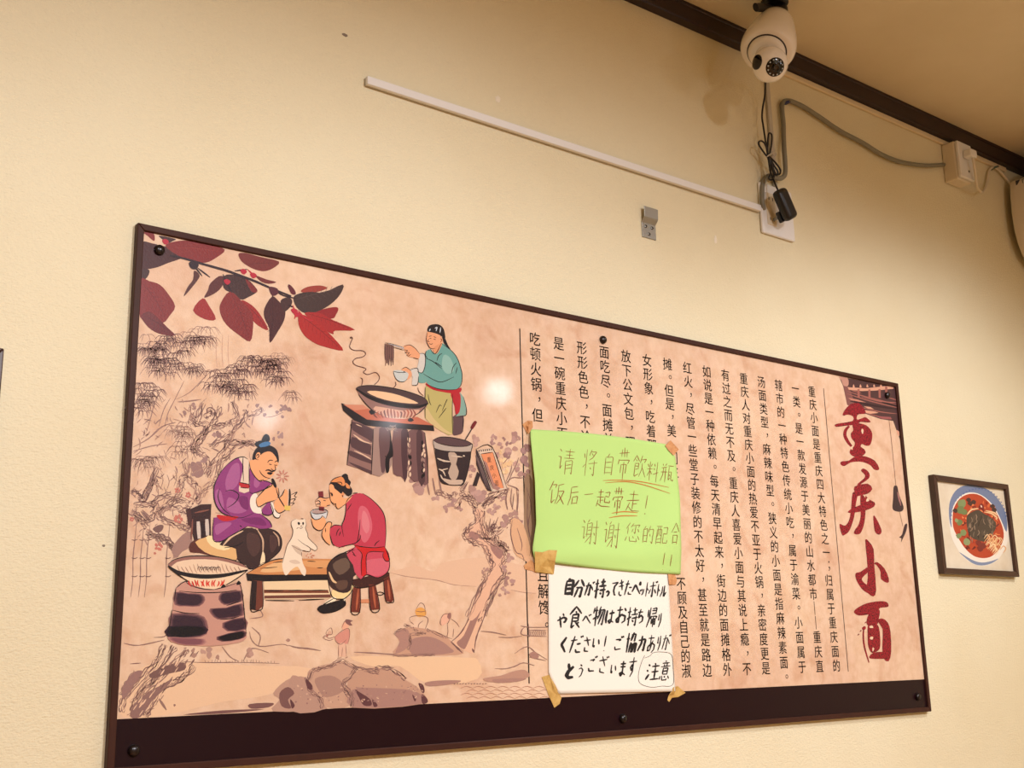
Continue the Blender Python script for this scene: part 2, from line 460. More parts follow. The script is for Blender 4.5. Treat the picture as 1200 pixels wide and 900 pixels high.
ti.fill(VQ, [(110, 515), (130, 490), (190, 460), (270, 447), (315, 454), (322, 482), (270, 490), (255, 520), (200, 530), (140, 536)], M_red)
ti.fill(VQ, [(212, 515), (268, 500), (264, 555), (252, 592), (195, 596), (190, 560)], M_red)
ti.fill(VQ, [(196, 600), (215, 590), (255, 592), (270, 640), (273, 720), (262, 752), (222, 768), (200, 730), (195, 670)], M_red)
ti.fill(VQ, [(255, 570), (285, 554), (320, 580), (337, 640), (341, 760), (325, 820), (292, 800), (286, 720), (288, 620)], M_red, sm=2)
ti.fill(VQ, [(205, 792), (230, 768), (290, 762), (330, 785), (300, 804), (220, 804)], M_red)
ti.line(VQ, [(172, 605), (168, 660), (175, 730), (203, 828)], 1.9, M_red, taper=0.6)
ti.fill(VQ, [(160, 612), (178, 602), (184, 616), (168, 628)], M_red)
for c in ((150, 632), (136, 655), (180, 580)): ti.fill(VQ, [(c[0] - 5, c[1] + 5), (c[0] + 3, c[1] - 6), (c[0] + 7, c[1])], M_red)
for a in ([(205, 604), (222, 598), (230, 612), (212, 614)], [(210, 670), (228, 668), (226, 684), (212, 684)], [(225, 735), (236, 742), (226, 760)]): ti.fill(VQ, a, PAP)
lab(ti.build('printed_title', poster), 'four large mottled red brush characters')

# ---- eave and wind chime -----------------------------------------------------
VR = view(940, 430, 7.5); VN = view(1000, 440, 11.26)
EV = (76, 50, 52); EP = (158, 96, 86); EC = (214, 158, 130); ED = (52, 32, 38)
ev = Ink()
ev.fill(VR, [(325, 86), (520, 118), (818, 168), (836, 330), (868, 655), (845, 600), (800, 475), (690, 458), (560, 412), (470, 370), (395, 332), (385, 250), (360, 168)], EV, sm=1)
ev.fill(VR, [(325, 86), (400, 100), (405, 165), (365, 165), (345, 120)], (190, 140, 122))
ev.fill(VR, [(360, 165), (410, 175), (470, 330), (540, 390), (395, 330)], (128, 82, 78), sm=1)
ev.fill(VR, [(400, 178), (560, 188), (740, 168), (810, 172), (800, 192), (640, 208), (520, 212), (410, 200)], EC, sm=1)
for i in range(6): ev.fill(VR, [(445 + i * 60, 180 - i * 2), (452 + i * 60, 152), (462 + i * 60, 180 - i * 2)], EC)
for x, y in ((495, 195), (590, 198), (680, 195), (738, 170)): ev.fill(VR, [(x - 9, y), (x + 10, y), (x + 12, y + 78), (x - 7, y + 76)], EP, sm=1)
ev.lines(VR, [[(400, 215), (560, 262), (835, 330)], [(395, 235), (600, 300), (838, 358)], [(520, 262), (700, 305), (838, 312)], [(430, 205), (520, 230)], [(760, 270), (836, 292)]], 1.3, EP)
ev.fill(VR, [(405, 272), (480, 285), (565, 312), (500, 306), (430, 290)], (196, 132, 112), sm=1)
ev.fill(VR, [(540, 345), (600, 352), (630, 372), (580, 366)], EC, sm=1)
ev.fill(VR, [(548, 378), (640, 392), (672, 404), (600, 412), (556, 402)], EC, sm=1)
ev.lines(VR, [[(400, 330), (520, 355), (690, 395), (835, 412)], [(560, 405), (690, 440), (790, 455)]], 1.2, EP)
ev.fill(VR, [(640, 430), (780, 440), (785, 462), (700, 456)], (150, 84, 84), sm=1)
ev.lines(VR, [[(420, 300), (600, 335), (835, 372)], [(700, 310), (836, 345)]], 2.4, ED)
ev.fill(VR, [(830, 555), (858, 575), (852, 610), (836, 590)], EC)
ev.line(VO, [(490, 125), (510, 300), (540, 602)], 0.55, (110, 70, 60), taper=0.9)
ev.fill(VO, [(523, 608), (535, 594), (550, 602), (562, 660), (593, 742), (582, 774), (545, 776), (516, 756), (520, 680)], (58, 38, 44))
ev.line(VO, [(550, 640), (575, 735)], 2.0, (160, 110, 105))
ev.line(VO, [(565, 778), (588, 880)], 0.5, (120, 80, 70), taper=0.9)
ev.fill(VT, [(265, 411), (273, 408), (270, 430), (260, 452), (254, 464), (255, 452), (248, 449), (257, 440)], (58, 38, 44))
lab(ev.build('printed_eave', poster), 'dark printed roof eave with a hanging wind chime')

# ---- branch of red leaves ----------------------------------------------------
VA = view(140, 250, 4)
lf = Ink(pen=1.25)
LR, LD, LM, LB = (126, 42, 42), (66, 40, 40), (104, 40, 42), (150, 40, 40)
def leaf(pts, c, vein=None, vc=None):
    lf.fill(VA, pts, c)
    if vein:
        a, b = vein; lf.line(VA, [a, ((a[0] + b[0]) / 2 + 6, (a[1] + b[1]) / 2 - 4), b], 0.5, vc or (88, 26, 30))
        dx, dy = b[0] - a[0], b[1] - a[1]; n = max(4, int(math.hypot(dx, dy) / 22)); L = math.hypot(dx, dy)
        ux, uy = dx / L, dy / L
        ar = abs(sum(pts[i][0] * pts[i - 1][1] - pts[i - 1][0] * pts[i][1] for i in range(len(pts)))) / 2; kw = min(34, 0.36 * ar / L)
        for i in range(1, n):
            x, y = a[0] + dx * i / n, a[1] + dy * i / n; k = kw * math.sin(math.pi * (i / n * 0.8 + 0.15))
            for sg in (1, -1):
                lf.line(VA, [(x, y), (x + ux * k * 0.8 - uy * k * sg, y + uy * k * 0.8 + ux * k * sg)], 0.3, vc or (88, 26, 30))
leaf([(104, 140), (150, 140), (190, 150), (230, 160), (292, 195), (285, 213), (230, 232), (180, 252), (130, 262), (100, 262)], (70, 36, 38))
leaf([(112, 88), (160, 94), (163, 130), (132, 106)], LR)
leaf([(185, 104), (262, 120), (250, 130), (225, 140), (205, 125)], LD)
leaf([(215, 152), (260, 132), (330, 128), (420, 146), (494, 170), (455, 207), (400, 232), (330, 216), (270, 195)], LR, ((255, 160), (480, 180)), (140, 52, 46))
leaf([(100, 265), (140, 265), (130, 300), (100, 316)], LD)
leaf([(558, 190), (590, 186), (660, 204), (748, 226), (722, 256), (682, 271), (640, 265), (600, 246), (570, 222)], (116, 48, 46), ((600, 240), (720, 235)), (92, 36, 38))
leaf([(98, 314), (140, 318), (190, 335), (230, 380), (261, 436), (235, 480), (205, 513), (150, 500), (96, 485)], LR, ((110, 330), (215, 490)), (98, 30, 34))
leaf([(102, 478), (140, 460), (190, 500), (225, 535), (260, 572), (200, 568), (150, 546), (115, 510)], LM, ((115, 480), (245, 565)), (84, 30, 36))
leaf([(350, 268), (376, 290), (360, 322), (302, 390), (320, 345), (345, 310)], (84, 46, 44))
leaf([(425, 330), (465, 295), (492, 300), (485, 335), (455, 370), (398, 396), (415, 360)], (88, 42, 42))
leaf([(490, 294), (540, 288), (600, 310), (636, 345), (645, 368), (600, 395), (570, 404), (530, 376), (488, 350)], LD, ((505, 300), (625, 365)), (48, 28, 30))
leaf([(590, 306), (634, 345), (646, 368), (618, 366)], (120, 40, 40))
leaf([(390, 398), (418, 430), (452, 496), (400, 496), (345, 455)], LB)
leaf([(570, 408), (620, 430), (660, 475), (698, 546), (650, 526), (610, 482)], LB, ((580, 415), (690, 540)), (110, 28, 32))
leaf([(520, 366), (475, 420), (472, 465), (500, 520), (560, 570), (612, 600), (626, 540), (622, 470), (580, 420)], LR, ((525, 380), (606, 585)), (98, 30, 34))
leaf([(715, 390), (680, 445), (680, 490), (702, 540), (705, 607), (742, 555), (772, 500), (776, 450), (745, 410)], (72, 34, 36), ((718, 400), (708, 590)), (54, 24, 28))
leaf([(755, 410), (790, 393), (810, 410), (800, 440), (770, 460)], LD)
leaf([(850, 366), (880, 345), (940, 338), (974, 352), (900, 374)], (150, 60, 50))
leaf([(870, 470), (930, 455), (1000, 440), (1026, 445), (1015, 475), (990, 494)], (140, 36, 40))
leaf([(815, 395), (845, 375), (900, 368), (960, 370), (1047, 333), (1035, 380), (985, 430), (920, 463), (870, 468), (830, 440)], (64, 46, 44), ((825, 405), (1035, 350)), (84, 66, 62))
leaf([(868, 466), (940, 468), (1000, 500), (1104, 546), (1010, 550), (1002, 567), (950, 540), (900, 500)], (160, 40, 40), ((880, 470), (1090, 544)), (112, 26, 30))
leaf([(845, 472), (840, 520), (865, 570), (910, 605), (960, 625), (1048, 643), (1010, 590), (970, 550), (920, 505)], (166, 40, 38), ((850, 480), (1035, 635)), (112, 26, 30))
leaf([(640, 292), (690, 310), (735, 322), (700, 330), (662, 318)], (110, 44, 44))
DK = (46, 28, 36)
lf.line(VA, [(235, 198), (300, 211), (400, 240), (500, 268), (560, 290), (640, 320), (720, 355), (805, 388)], 2.3, DK, taper=0.6)
lf.lines(VA, [[(335, 235), (362, 262), (388, 294)], [(365, 255), (425, 300)], [(485, 285), (505, 330), (528, 372)], [(705, 350), (720, 392)], [(735, 366), (770, 385), (830, 400)], [(792, 430), (815, 440)], [(540, 270), (600, 262)], [(790, 340), (808, 372)]], 1.5, DK)
lf.fill(VA, [(325, 232), (350, 225), (372, 240), (358, 262), (335, 258)], DK)
lf.fill(VA, [(700, 345), (740, 352), (742, 378), (715, 385)], (84, 36, 46))
lf.fill(VA, [(790, 338), (800, 335), (822, 360), (826, 380), (805, 376)], (96, 36, 46))
for x, y in ((582, 270), (505, 318), (820, 455), (628, 288), (832, 470), (216, 130)):
    lf.fill(VA, [(x - 16, y - 4), (x, y - 10), (x + 16, y + 2), (x + 4, y + 16), (x - 8, y + 12)], (176, 36, 58))
lf.lines(VA, [[(838, 455), (870, 490), (910, 505)], [(812, 430), (826, 470), (820, 495)], [(600, 262), (640, 300)]], 1.4, (180, 40, 52))
lab(lf.build('printed_leaf_branch', poster), 'branch of dark red leaves in the top left corner')

# ---- faint ink landscape behind the figures ------------------------------------
la = Ink(base=0.0001, step=2e-6, flat=True)
VI = view(150, 380, 5); VJ = view(130, 540, 5.625); VK = view(460, 680, 6); VL = view(340, 700, 5.4545)
VH = view(120, 640, 4); VG = view(430, 560, 5.4545); VM = view(520, 480, 7.5); VD = view(180, 480, 5.4545)
BR, BM, BL_, BS = (120, 88, 82), (146, 112, 101), (172, 134, 116), (200, 160, 136)
rs = random.Random(3)
# distant hills
la.fill(VG, [(150, 606), (230, 580), (320, 560), (420, 600), (480, 548), (600, 520), (760, 512), (1000, 560), (1080, 600), (1080, 736), (930, 718), (700, 694), (560, 684), (450, 655), (340, 640)], (221, 183, 152))
la.line(VG, [(150, 606), (240, 628), (330, 640), (450, 655), (560, 684), (700, 694)], 0.9, BL_, wob=0.6)
la.line(VG, [(920, 716), (1000, 732), (1080, 738)], 0.8, BL_)
# river bank tones
la.fill(VH, [(95, 660), (200, 560), (420, 545), (700, 560), (980, 575), (800, 690), (560, 730), (300, 790), (95, 800)], (229, 192, 156))
la.fill(VL, [(380, 380), (700, 378), (1100, 385), (1200, 400), (1200, 520), (900, 560), (700, 440), (560, 450)], (229, 192, 154))
def brushy(vw, path, wd, n=4, cs=None, gap=0.14):
    cs = cs or [BM, BM, BR, BL_]
    q = catmull3([Vector((x, y, 0)) for x, y in path], 6)
    sc = abs(vw(1, 0)[0] - vw(0, 0)[0])
    for k in range(n):
        off = (k / max(1, n - 1) - 0.5) * wd / sc * 1.2; run = []
        for i, p in enumerate(q):
            a, b = q[max(0, i - 1)], q[min(len(q) - 1, i + 1)]; t = b - a
            if t.length < 1e-6: continue
            t.normalize(); o_ = off + rs.uniform(-0.25, 0.25) * wd / sc
            run.append((p.x - t.y * o_, p.y + t.x * o_))
            if (rs.random() < gap or i == len(q) - 1) and len(run) > 1:
                la.line(vw, run, wd / n * rs.uniform(0.9, 2.0), rs.choice(cs), sm=2, taper=0.25, wob=0.5); run = []
# bamboo foliage sprays
def spray(vw, x, y, sz, c, wd=0.75):
    n = rs.randint(4, 6)
    for i in range(n):
        a = math.radians(-170 + 160 * i / (n - 1) + rs.uniform(-14, 14)) * 1.0
        L = sz * rs.uniform(0.75, 1.2)
        dx = math.cos(a) * L
        dy = abs(math.sin(a)) * L * 0.45
        la.line(vw, [(x, y), (x + dx * 0.5, y - 6 + dy * 0.15), (x + dx * 0.95, y + dy + L * 0.35)], wd * rs.uniform(0.8, 1.3), c, sm=3, taper=0.15)
def bush(vw, cx, cy, rx, ry, n, sz, cs, wd=0.75):
    for i in range(n):
        a = rs.uniform(0, 2 * math.pi); q = math.sqrt(rs.random())
        spray(vw, cx + rx * q * math.cos(a), cy + ry * q * math.sin(a), sz, rs.choice(cs), wd)
DB = (122, 84, 80)
for cx, cy, rx, ry, n, sz in ((150, 160, 70, 60, 16, 62), (270, 120, 110, 60, 24, 66), (230, 230, 110, 60, 22, 66), (370, 260, 60, 35, 8, 60), (420, 80, 60, 30, 9, 66),
                              (110, 390, 70, 60, 18, 64), (90, 480, 50, 40, 9, 70), (720, 240, 120, 55, 26, 62), (830, 240, 90, 50, 18, 60), (560, 320, 110, 65, 24, 66),
                              (660, 360, 80, 60, 14, 62), (860, 310, 70, 40, 10, 56)):
    bush(VI, cx, cy, rx, ry, n, sz, [DB, BR, (134, 98, 92), BM])
for cx, cy, rx, ry, n, sz in ((300, 620, 70, 50, 14, 66), (130, 800, 80, 50, 12, 80), (320, 730, 60, 40, 8, 70), (430, 70, 100, 60, 10, 74), (100, 120, 60, 60, 6, 60), (970, 400, 40, 40, 5, 60), (880, 180, 80, 40, 8, 60)):
    bush(VI, cx, cy, rx, ry, n, sz, [BM, BL_, (158, 120, 108)], 0.6)
# tall pale bamboo stems
for x in (520, 555, 590):
    la.line(VI, [(x, 60), (x - 4, 160), (x + 2, 250)], 0.9, BS, wob=0.4)
# branches and trunks on the left
la.lines(VI, [[(280, 440), (360, 400), (440, 320), (480, 280)], [(215, 600), (235, 520), (275, 440), (330, 330)], [(105, 640), (130, 560), (160, 450), (200, 380)], [(180, 600), (210, 500), (250, 430)]], 1.0, BM, wob=0.5)
la.lines(VI, [[(30, 720), (120, 670), (200, 600), (280, 575)], [(30, 745), (130, 715), (230, 700)], [(290, 455), (360, 450), (430, 440)]], 1.6, BM, wob=0.7)
TRK = [[(370, 470), (375, 540), (400, 580), (460, 590), (440, 640), (390, 690), (380, 730), (430, 760), (470, 800), (450, 880)],
       [(540, 480), (510, 560), (480, 600), (420, 690), (400, 715)], [(690, 500), (680, 550), (620, 620), (540, 680), (480, 720)], [(700, 545), (770, 510), (790, 490)],
       [(490, 610), (560, 590), (600, 575), (640, 540), (610, 450)], [(560, 700), (620, 690), (700, 695), (760, 700)], [(620, 630), (560, 740), (500, 820), (470, 900)], [(740, 690), (640, 720), (560, 790)],
       [(440, 460), (400, 570), (385, 590)], [(450, 550), (490, 500), (500, 540)], [(520, 900), (540, 820), (600, 770)]]
for p in TRK: brushy(VI, p, 4.6, 5)
la.line(VI, [(800, 545), (850, 540), (910, 515)], 0.8, BM)
def blob(vw, x, y, r, c, split=True):
    k = 1 if (r < 17 or not split) else 4
    for j in range(k):
        a = rs.uniform(0, 6.28); d_ = 0 if k == 1 else r * 0.55
        cx, cy, rr = x + d_ * math.cos(a), y + d_ * math.sin(a), r * (1 if k == 1 else rs.uniform(0.42, 0.68))
        n = 8; e = rs.uniform(0.6, 1.0); th = rs.uniform(0, 3.14)
        pts = []
        for i in range(n):
            q = rr * rs.uniform(0.62, 1.2); u, v = q * math.cos(2 * math.pi * i / n), q * e * math.sin(2 * math.pi * i / n)
            pts.append((cx + u * math.cos(th) - v * math.sin(th), cy + u * math.sin(th) + v * math.cos(th)))
        dv = rs.choice((0, 8, 16)); la.fill(vw, pts, tuple(min(235, w + dv) for w in c) if k > 1 else c)
for x, y, r in ((905, 490, 26), (760, 475, 14), (835, 480, 12), (945, 500, 15), (905, 540, 12), (875, 515, 12), (890, 645, 24), (855, 670, 16), (800, 530, 12), (385, 480, 20), (332, 520, 15), (400, 830, 34), (440, 790, 26), (905, 705, 10), (520, 650, 26), (385, 870, 22)):
    blob(VI, x, y, r, (150, 116, 108))
# gnarled trunk with red blossoms in the left middle
LJ = [[(130, 330), (200, 400), (260, 380), (300, 300), (240, 290), (150, 300)], [(150, 340), (190, 380), (240, 440)], [(200, 330), (260, 400)], [(300, 330), (330, 380), (420, 420), (500, 440), (520, 400)],
      [(230, 470), (300, 490), (380, 530), (420, 590)], [(240, 490), (330, 520), (400, 560), (430, 640)], [(440, 560), (480, 520), (520, 470)], [(310, 340), (380, 310), (470, 320), (520, 340)],
      [(140, 190), (180, 230), (220, 250), (300, 40)], [(260, 290), (330, 240), (400, 220)], [(380, 300), (420, 250), (450, 210), (470, 120), (500, 90)], [(500, 10), (520, 120), (570, 180), (560, 270)],
      [(215, 240), (260, 160), (310, 130)], [(310, 330), (400, 270), (470, 260), (540, 290)], [(560, 280), (620, 200), (690, 130)]]
for p in LJ: brushy(VJ, p, 5.0, 5)
la.fill(VJ, [(275, 450), (310, 425), (345, 425), (340, 455), (310, 475)], BR)
la.fill(VJ, [(470, 490), (530, 470), (530, 560), (470, 600), (430, 640), (400, 580)], (160, 124, 112))
la.fill(VJ, [(530, 40), (590, 20), (610, 90), (560, 110)], (154, 118, 110))
for x in (150, 200, 240, 370):
    la.line(VJ, [(x + 20, 400), (x + 8, 520), (x - 4, 640), (x - 6, 780), (x - 20, 900)], 1.2, BM, wob=0.6)
    for yy in (520, 640, 760): la.line(VJ, [(x - 14, yy), (x + 8, yy + 4), (x + 26, yy - 4)], 1.1, BR)
for x, y, r in ((440, 195, 24), (510, 225, 22), (445, 385, 36), (315, 565, 34), (138, 385, 18), (290, 610, 10)):
    for i in range(5):
        a = 2 * math.pi * i / 5; blob(VJ, x + r * 0.55 * math.cos(a), y + r * 0.55 * math.sin(a), r * 0.42, (196, 116, 100))
    la.line(VJ, [(x - r * 0.3, y), (x, y - r * 0.3), (x + r * 0.3, y)], 0.5, (150, 64, 62))
la.lines(VJ, [[(x0, y0), (x0 + 14, y0 + 50), (x0 - 6, y0 + 110)] for x0, y0 in ((330, 80), (370, 90), (420, 60), (300, 160), (350, 170))], 0.8, BM)
for i in range(210):   # dense brush texture among the left trees
    x = rs.uniform(-10, 820) * 0.85; y = 430 + rs.random() * 820
    a = rs.choice((rs.uniform(-0.5, 0.5) + 1.4, rs.uniform(-0.5, 0.5) + 0.6, 2.4)); L = rs.uniform(14, 60)
    p = VI(x + 60 - (y - 430) * 0.06, y)
    if p[0] < 166 - (p[1] - 260) * 0.058: continue
    la.line(VI, [(x + 60, y), (x + 60 + L * 0.5 * math.cos(a) + rs.uniform(-6, 6), y + L * 0.5 * math.sin(a)), (x + 60 + L * math.cos(a), y + L * math.sin(a))], rs.uniform(0.5, 1.8), rs.choice([BM, BL_, BL_, (164, 128, 116)]), sm=2, taper=0.2)
# left trunk, bottom
for p in ([(290, 460), (260, 530), (190, 610), (110, 700), (90, 780)], [(400, 480), (330, 560), (240, 640), (170, 720), (130, 800)], [(340, 470), (280, 560), (200, 650), (140, 740)], [(430, 560), (370, 620), (290, 660), (230, 750), (200, 800)], [(160, 590), (110, 660), (92, 700)]):
    brushy(VH, p, 5.5, 7)
la.fill(VH, [(95, 660), (150, 590), (190, 590), (150, 650), (100, 720)], (150, 114, 106))
la.fill(VH, [(220, 600), (300, 560), (380, 545), (385, 580), (300, 600), (240, 620)], BR)
la.fill(VH, [(150, 740), (220, 680), (300, 640), (330, 610), (310, 650), (230, 730), (180, 800), (130, 800)], (140, 106, 98))
for i in range(46):
    t = rs.random(); x = 150 + 240 * t + rs.uniform(-60, 60); y = 790 - 260 * t + rs.uniform(-40, 40)
    la.line(VH, [(x, y), (x + 18, y - 26)], rs.uniform(0.8, 2.2), rs.choice([BR, BM, (228, 188, 156), (228, 188, 156)]), sm=1)
la.line(VH, [(265, 715), (300, 768)], 3.2, BM); blob(VH, 338, 745, 8, BM)
la.line(VH, [(240, 428), (290, 424), (310, 400)], 1.0, DB); la.line(VH, [(130, 552), (180, 548)], 1.2, DB)
la.line(VH, [(370, 540), (480, 546), (640, 545), (830, 550)], 0.9, BR, wob=0.6)
la.lines(VH, [[(560, 470), (600, 520), (640, 540)], [(690, 400), (700, 440), (740, 470), (840, 460), (870, 468)], [(690, 340), (750, 330), (740, 300)], [(700, 380), (740, 420), (730, 470)], [(660, 540), (700, 480), (780, 500)]], 1.3, BM, wob=0.6)
la.lines(VH, [[(870, 465), (940, 478), (1025, 490)], [(100, 455), (170, 465), (290, 440)]], 1.3, BM, wob=0.9)
for x, y, r in ((490, 500, 30), (430, 500, 22), (690, 500, 20), (870, 440, 9), (540, 520, 14)): blob(VH, x, y, r, (170, 132, 116))
for x in range(470, 820, 14): la.line(VH, [(x, 548), (x + rs.uniform(-5, 5), 535 + rs.uniform(-6, 8))], 0.6, BM)
# rocks along the bottom
la.fill(VH, [(800, 690), (860, 630), (930, 610), (980, 640), (1030, 740), (1040, 765), (800, 775), (830, 720)], (184, 146, 126))
la.fill(VL, [(110, 500), (150, 450), (330, 415), (420, 460), (350, 560), (390, 690), (220, 700), (150, 590)], (194, 154, 130))
la.fill(VL, [(160, 520), (260, 500), (330, 540), (340, 600), (230, 640), (180, 590)], (168, 130, 114))
la.fill(VL, [(360, 570), (430, 470), (600, 455), (740, 530), (830, 590), (850, 680), (400, 705)], (190, 148, 124))
la.fill(VL, [(400, 590), (560, 580), (800, 600), (840, 680), (400, 703)], (166, 126, 114))
la.fill(VL, [(0, 520), (60, 510), (150, 590), (215, 715), (0, 725)], (180, 142, 124))
for p in ([(140, 470), (190, 455), (260, 440), (330, 408), (420, 448), (520, 470), (570, 480)], [(420, 450), (390, 500), (340, 555), (390, 620), (392, 700)], [(100, 510), (130, 590), (190, 650), (210, 710)], [(540, 455), (640, 455), (740, 525)], [(140, 470), (120, 530)], [(345, 580), (375, 640)]):
    brushy(VL, p, 3.4, 5, [(128, 92, 86), BR, BM])
for pts in ([(415, 590), (450, 610), (510, 650), (520, 690), (470, 690), (440, 640)], [(525, 650), (560, 690), (535, 700)], [(820, 550), (850, 560), (860, 600), (845, 610)], [(840, 620), (870, 640), (880, 670), (845, 680)], [(780, 620), (805, 650), (795, 665)], [(100, 520), (140, 560), (140, 590), (110, 580)], [(0, 650), (30, 690), (10, 710)]):
    la.fill(VL, pts, (96, 60, 62))
for pts in ([(830, 690), (870, 660), (900, 690), (870, 720), (885, 760), (840, 750)], [(690, 740), (800, 735), (780, 755), (700, 762)], [(380, 790), (560, 770), (760, 765), (560, 785)]):
    la.fill(VH, pts, (120, 84, 80))
for i in range(110):
    x = rs.uniform(0, 860); y = 560 + rs.random() * 120
    if y > 700 - (x - 20) * 0.06: continue
    la.line(VL, [(x, y), (x + rs.uniform(4, 16), y + rs.uniform(-6, 10))], rs.uniform(0.8, 2.4), rs.choice([(150, 112, 104), (206, 168, 142), (172, 134, 118)]), sm=1)
# shore lines and old man, child
la.lines(VL, [[(0, 310), (40, 322), (110, 326), (195, 340)], [(408, 350), (560, 358), (740, 372)]], 1.4, BM, wob=0.9)
def figl(vw, lst, wd=0.7, c=(134, 88, 80)): la.lines(vw, lst, wd, c)
la.fill(VL, [(330, 190), (345, 160), (380, 155), (372, 195), (345, 210)], (228, 170, 140))
la.fill(VL, [(360, 140), (400, 150), (385, 160), (398, 178), (375, 178), (352, 158)], (128, 88, 84))
la.fill(VL, [(285, 255), (330, 220), (375, 205), (372, 290), (320, 300)], (208, 142, 124))
la.fill(VL, [(310, 300), (355, 298), (358, 372), (340, 378), (312, 372)], (222, 178, 150))
figl(VL, [[(330, 195), (345, 160), (352, 150)], [(285, 255), (330, 215), (375, 200), (380, 250), (368, 300)], [(285, 255), (295, 285), (325, 300), (360, 270)], [(310, 305), (308, 385)], [(335, 320), (330, 380)], [(355, 300), (360, 380)], [(290, 250), (250, 262), (230, 248)], [(230, 245), (215, 262), (250, 275), (280, 265)], [(235, 215), (262, 195), (268, 235), (230, 235), (240, 205)], [(205, 262), (225, 240)], [(300, 390), (330, 385)], [(350, 390), (370, 380)]])
blob(VL, 250, 225, 14, (214, 168, 140)); blob(VL, 235, 245, 10, (170, 110, 96))
la.fill(VK, [(160, 210), (200, 190), (235, 215), (230, 250), (175, 255)], (222, 160, 84))
figl(VK, [[(165, 205), (195, 160), (225, 180), (230, 245)], [(160, 215), (200, 222), (235, 215)], [(125, 290), (120, 265), (160, 250), (230, 255), (250, 280), (235, 330), (220, 365), (180, 360)], [(125, 290), (150, 310)], [(215, 285), (185, 310), (180, 350)]], 0.7, (120, 80, 74))
la.fill(VK, [(345, 270), (360, 240), (395, 235), (400, 275), (370, 310), (340, 315)], (228, 176, 148))
la.fill(VK, [(390, 235), (410, 230), (412, 260), (400, 275), (385, 262)], (150, 108, 98))
figl(VK, [[(340, 268), (362, 240), (400, 235)], [(340, 270), (335, 300), (345, 318)], [(410, 270), (450, 300), (470, 330)], [(385, 300), (390, 360), (385, 400), (420, 410)], [(430, 340), (425, 400)], [(405, 270), (385, 310)]], 0.75, (120, 80, 74))
la.fill(VK, [(20, 370), (110, 330), (250, 345), (330, 370), (430, 440), (500, 515), (300, 530), (10, 525), (50, 440)], (196, 152, 126))
la.fill(VK, [(130, 420), (240, 395), (330, 420), (400, 470), (420, 510), (200, 530), (120, 500)], (166, 126, 114))
la.fill(VK, [(20, 380), (90, 340), (120, 380), (110, 470), (20, 515), (50, 430)], (172, 130, 116))
for p in ([(80, 315), (130, 330), (180, 365), (230, 375), (120, 380)], [(240, 345), (300, 370), (380, 405)], [(10, 380), (50, 350), (95, 350)], [(120, 385), (125, 450), (105, 490)], [(0, 526), (150, 528), (300, 522)]):
    brushy(VK, p, 2.2, 4)
# leaning tree on the right of the drawing
la.fill(VK, [(640, 0), (735, 0), (690, 80), (640, 260), (590, 400), (575, 510), (520, 500), (480, 480), (430, 440), (520, 300), (590, 130)], (224, 180, 148))
la.fill(VK, [(645, 30), (700, 0), (690, 60), (600, 270), (530, 440), (500, 485), (450, 440), (500, 390), (560, 250)], (158, 118, 106))
la.lines(VK, [[(645, -10), (600, 90), (540, 260), (480, 370), (410, 435)], [(740, -10), (700, 110), (640, 270), (590, 400), (575, 500)]], 1.6, BR, wob=0.9)
la.lines(VK, [[(410, 432), (450, 470), (490, 510)], [(560, 480), (575, 510)]], 2.2, BR, wob=0.7)
for i in range(30):
    t = rs.random(); x = 715 - 120 * t + rs.uniform(-8, 20); y = 10 + 300 * t
    la.line(VK, [(x, y), (x - 10, y + 18)], 1.1, BR, sm=1)
GT = [[(690, 200), (700, 270), (640, 330), (630, 380), (680, 410), (750, 440), (780, 500), (800, 560), (760, 620), (740, 680), (640, 890)],
      [(745, 210), (735, 300), (760, 370), (800, 420), (850, 440), (890, 500), (860, 560), (880, 620), (820, 700), (750, 880)],
      [(690, 200), (680, 170), (640, 130), (600, 130), (570, 200)], [(720, 170), (700, 140), (650, 110), (590, 95)], [(740, 190), (800, 140), (880, 90), (900, 60)], [(730, 170), (790, 110), (850, 70)],
      [(800, 400), (810, 360), (800, 320), (830, 300)], [(820, 380), (850, 420), (880, 430), (900, 470)], [(930, 250), (880, 310), (810, 360)], [(600, 80), (640, 20)], [(570, 90), (540, 130), (500, 110), (440, 90)], [(780, 370), (770, 300)], [(700, 340), (740, 380), (790, 400)]]
la.fill(VG, [(690, 200), (745, 210), (740, 300), (800, 400), (880, 500), (870, 600), (820, 700), (700, 890), (650, 890), (740, 680), (790, 580), (750, 450), (640, 390), (640, 335), (700, 280)], (222, 176, 146))
la.fill(VG, [(790, 420), (870, 460), (850, 520), (800, 470)], (160, 118, 108)); la.fill(VG, [(670, 340), (720, 370), (690, 400), (650, 370)], (160, 118, 108))
for p in GT: brushy(VG, p, 4.4, 5)
for x, y, r in ((350, 60, 52), (310, 20, 36), (440, 140, 26), (520, 190, 36), (560, 160, 30), (600, 190, 22), (720, 110, 50), (690, 80, 40), (800, 210, 30), (830, 180, 24), (860, 130, 24), (880, 280, 40), (940, 250, 44), (960, 300, 36), (910, 510, 30), (885, 580, 24), (900, 660, 34), (880, 700, 26), (930, 670, 22), (760, 580, 18), (850, 750, 12), (895, 740, 20), (910, 610, 14), (740, 600, 12)):
    blob(VG, x, y, r, rs.choice([(160, 122, 112), (170, 132, 120)]))
for x0 in (380, 420, 460): la.line(VG, [(x0, 0), (x0 + 10, 60), (x0 + 20, 110)], 2.0, BM)
la.lines(VG, [[(775, 350), (790, 260)], [(785, 350), (815, 270)], [(800, 350), (840, 250)], [(770, 340), (760, 280)]], 1.1, BR)
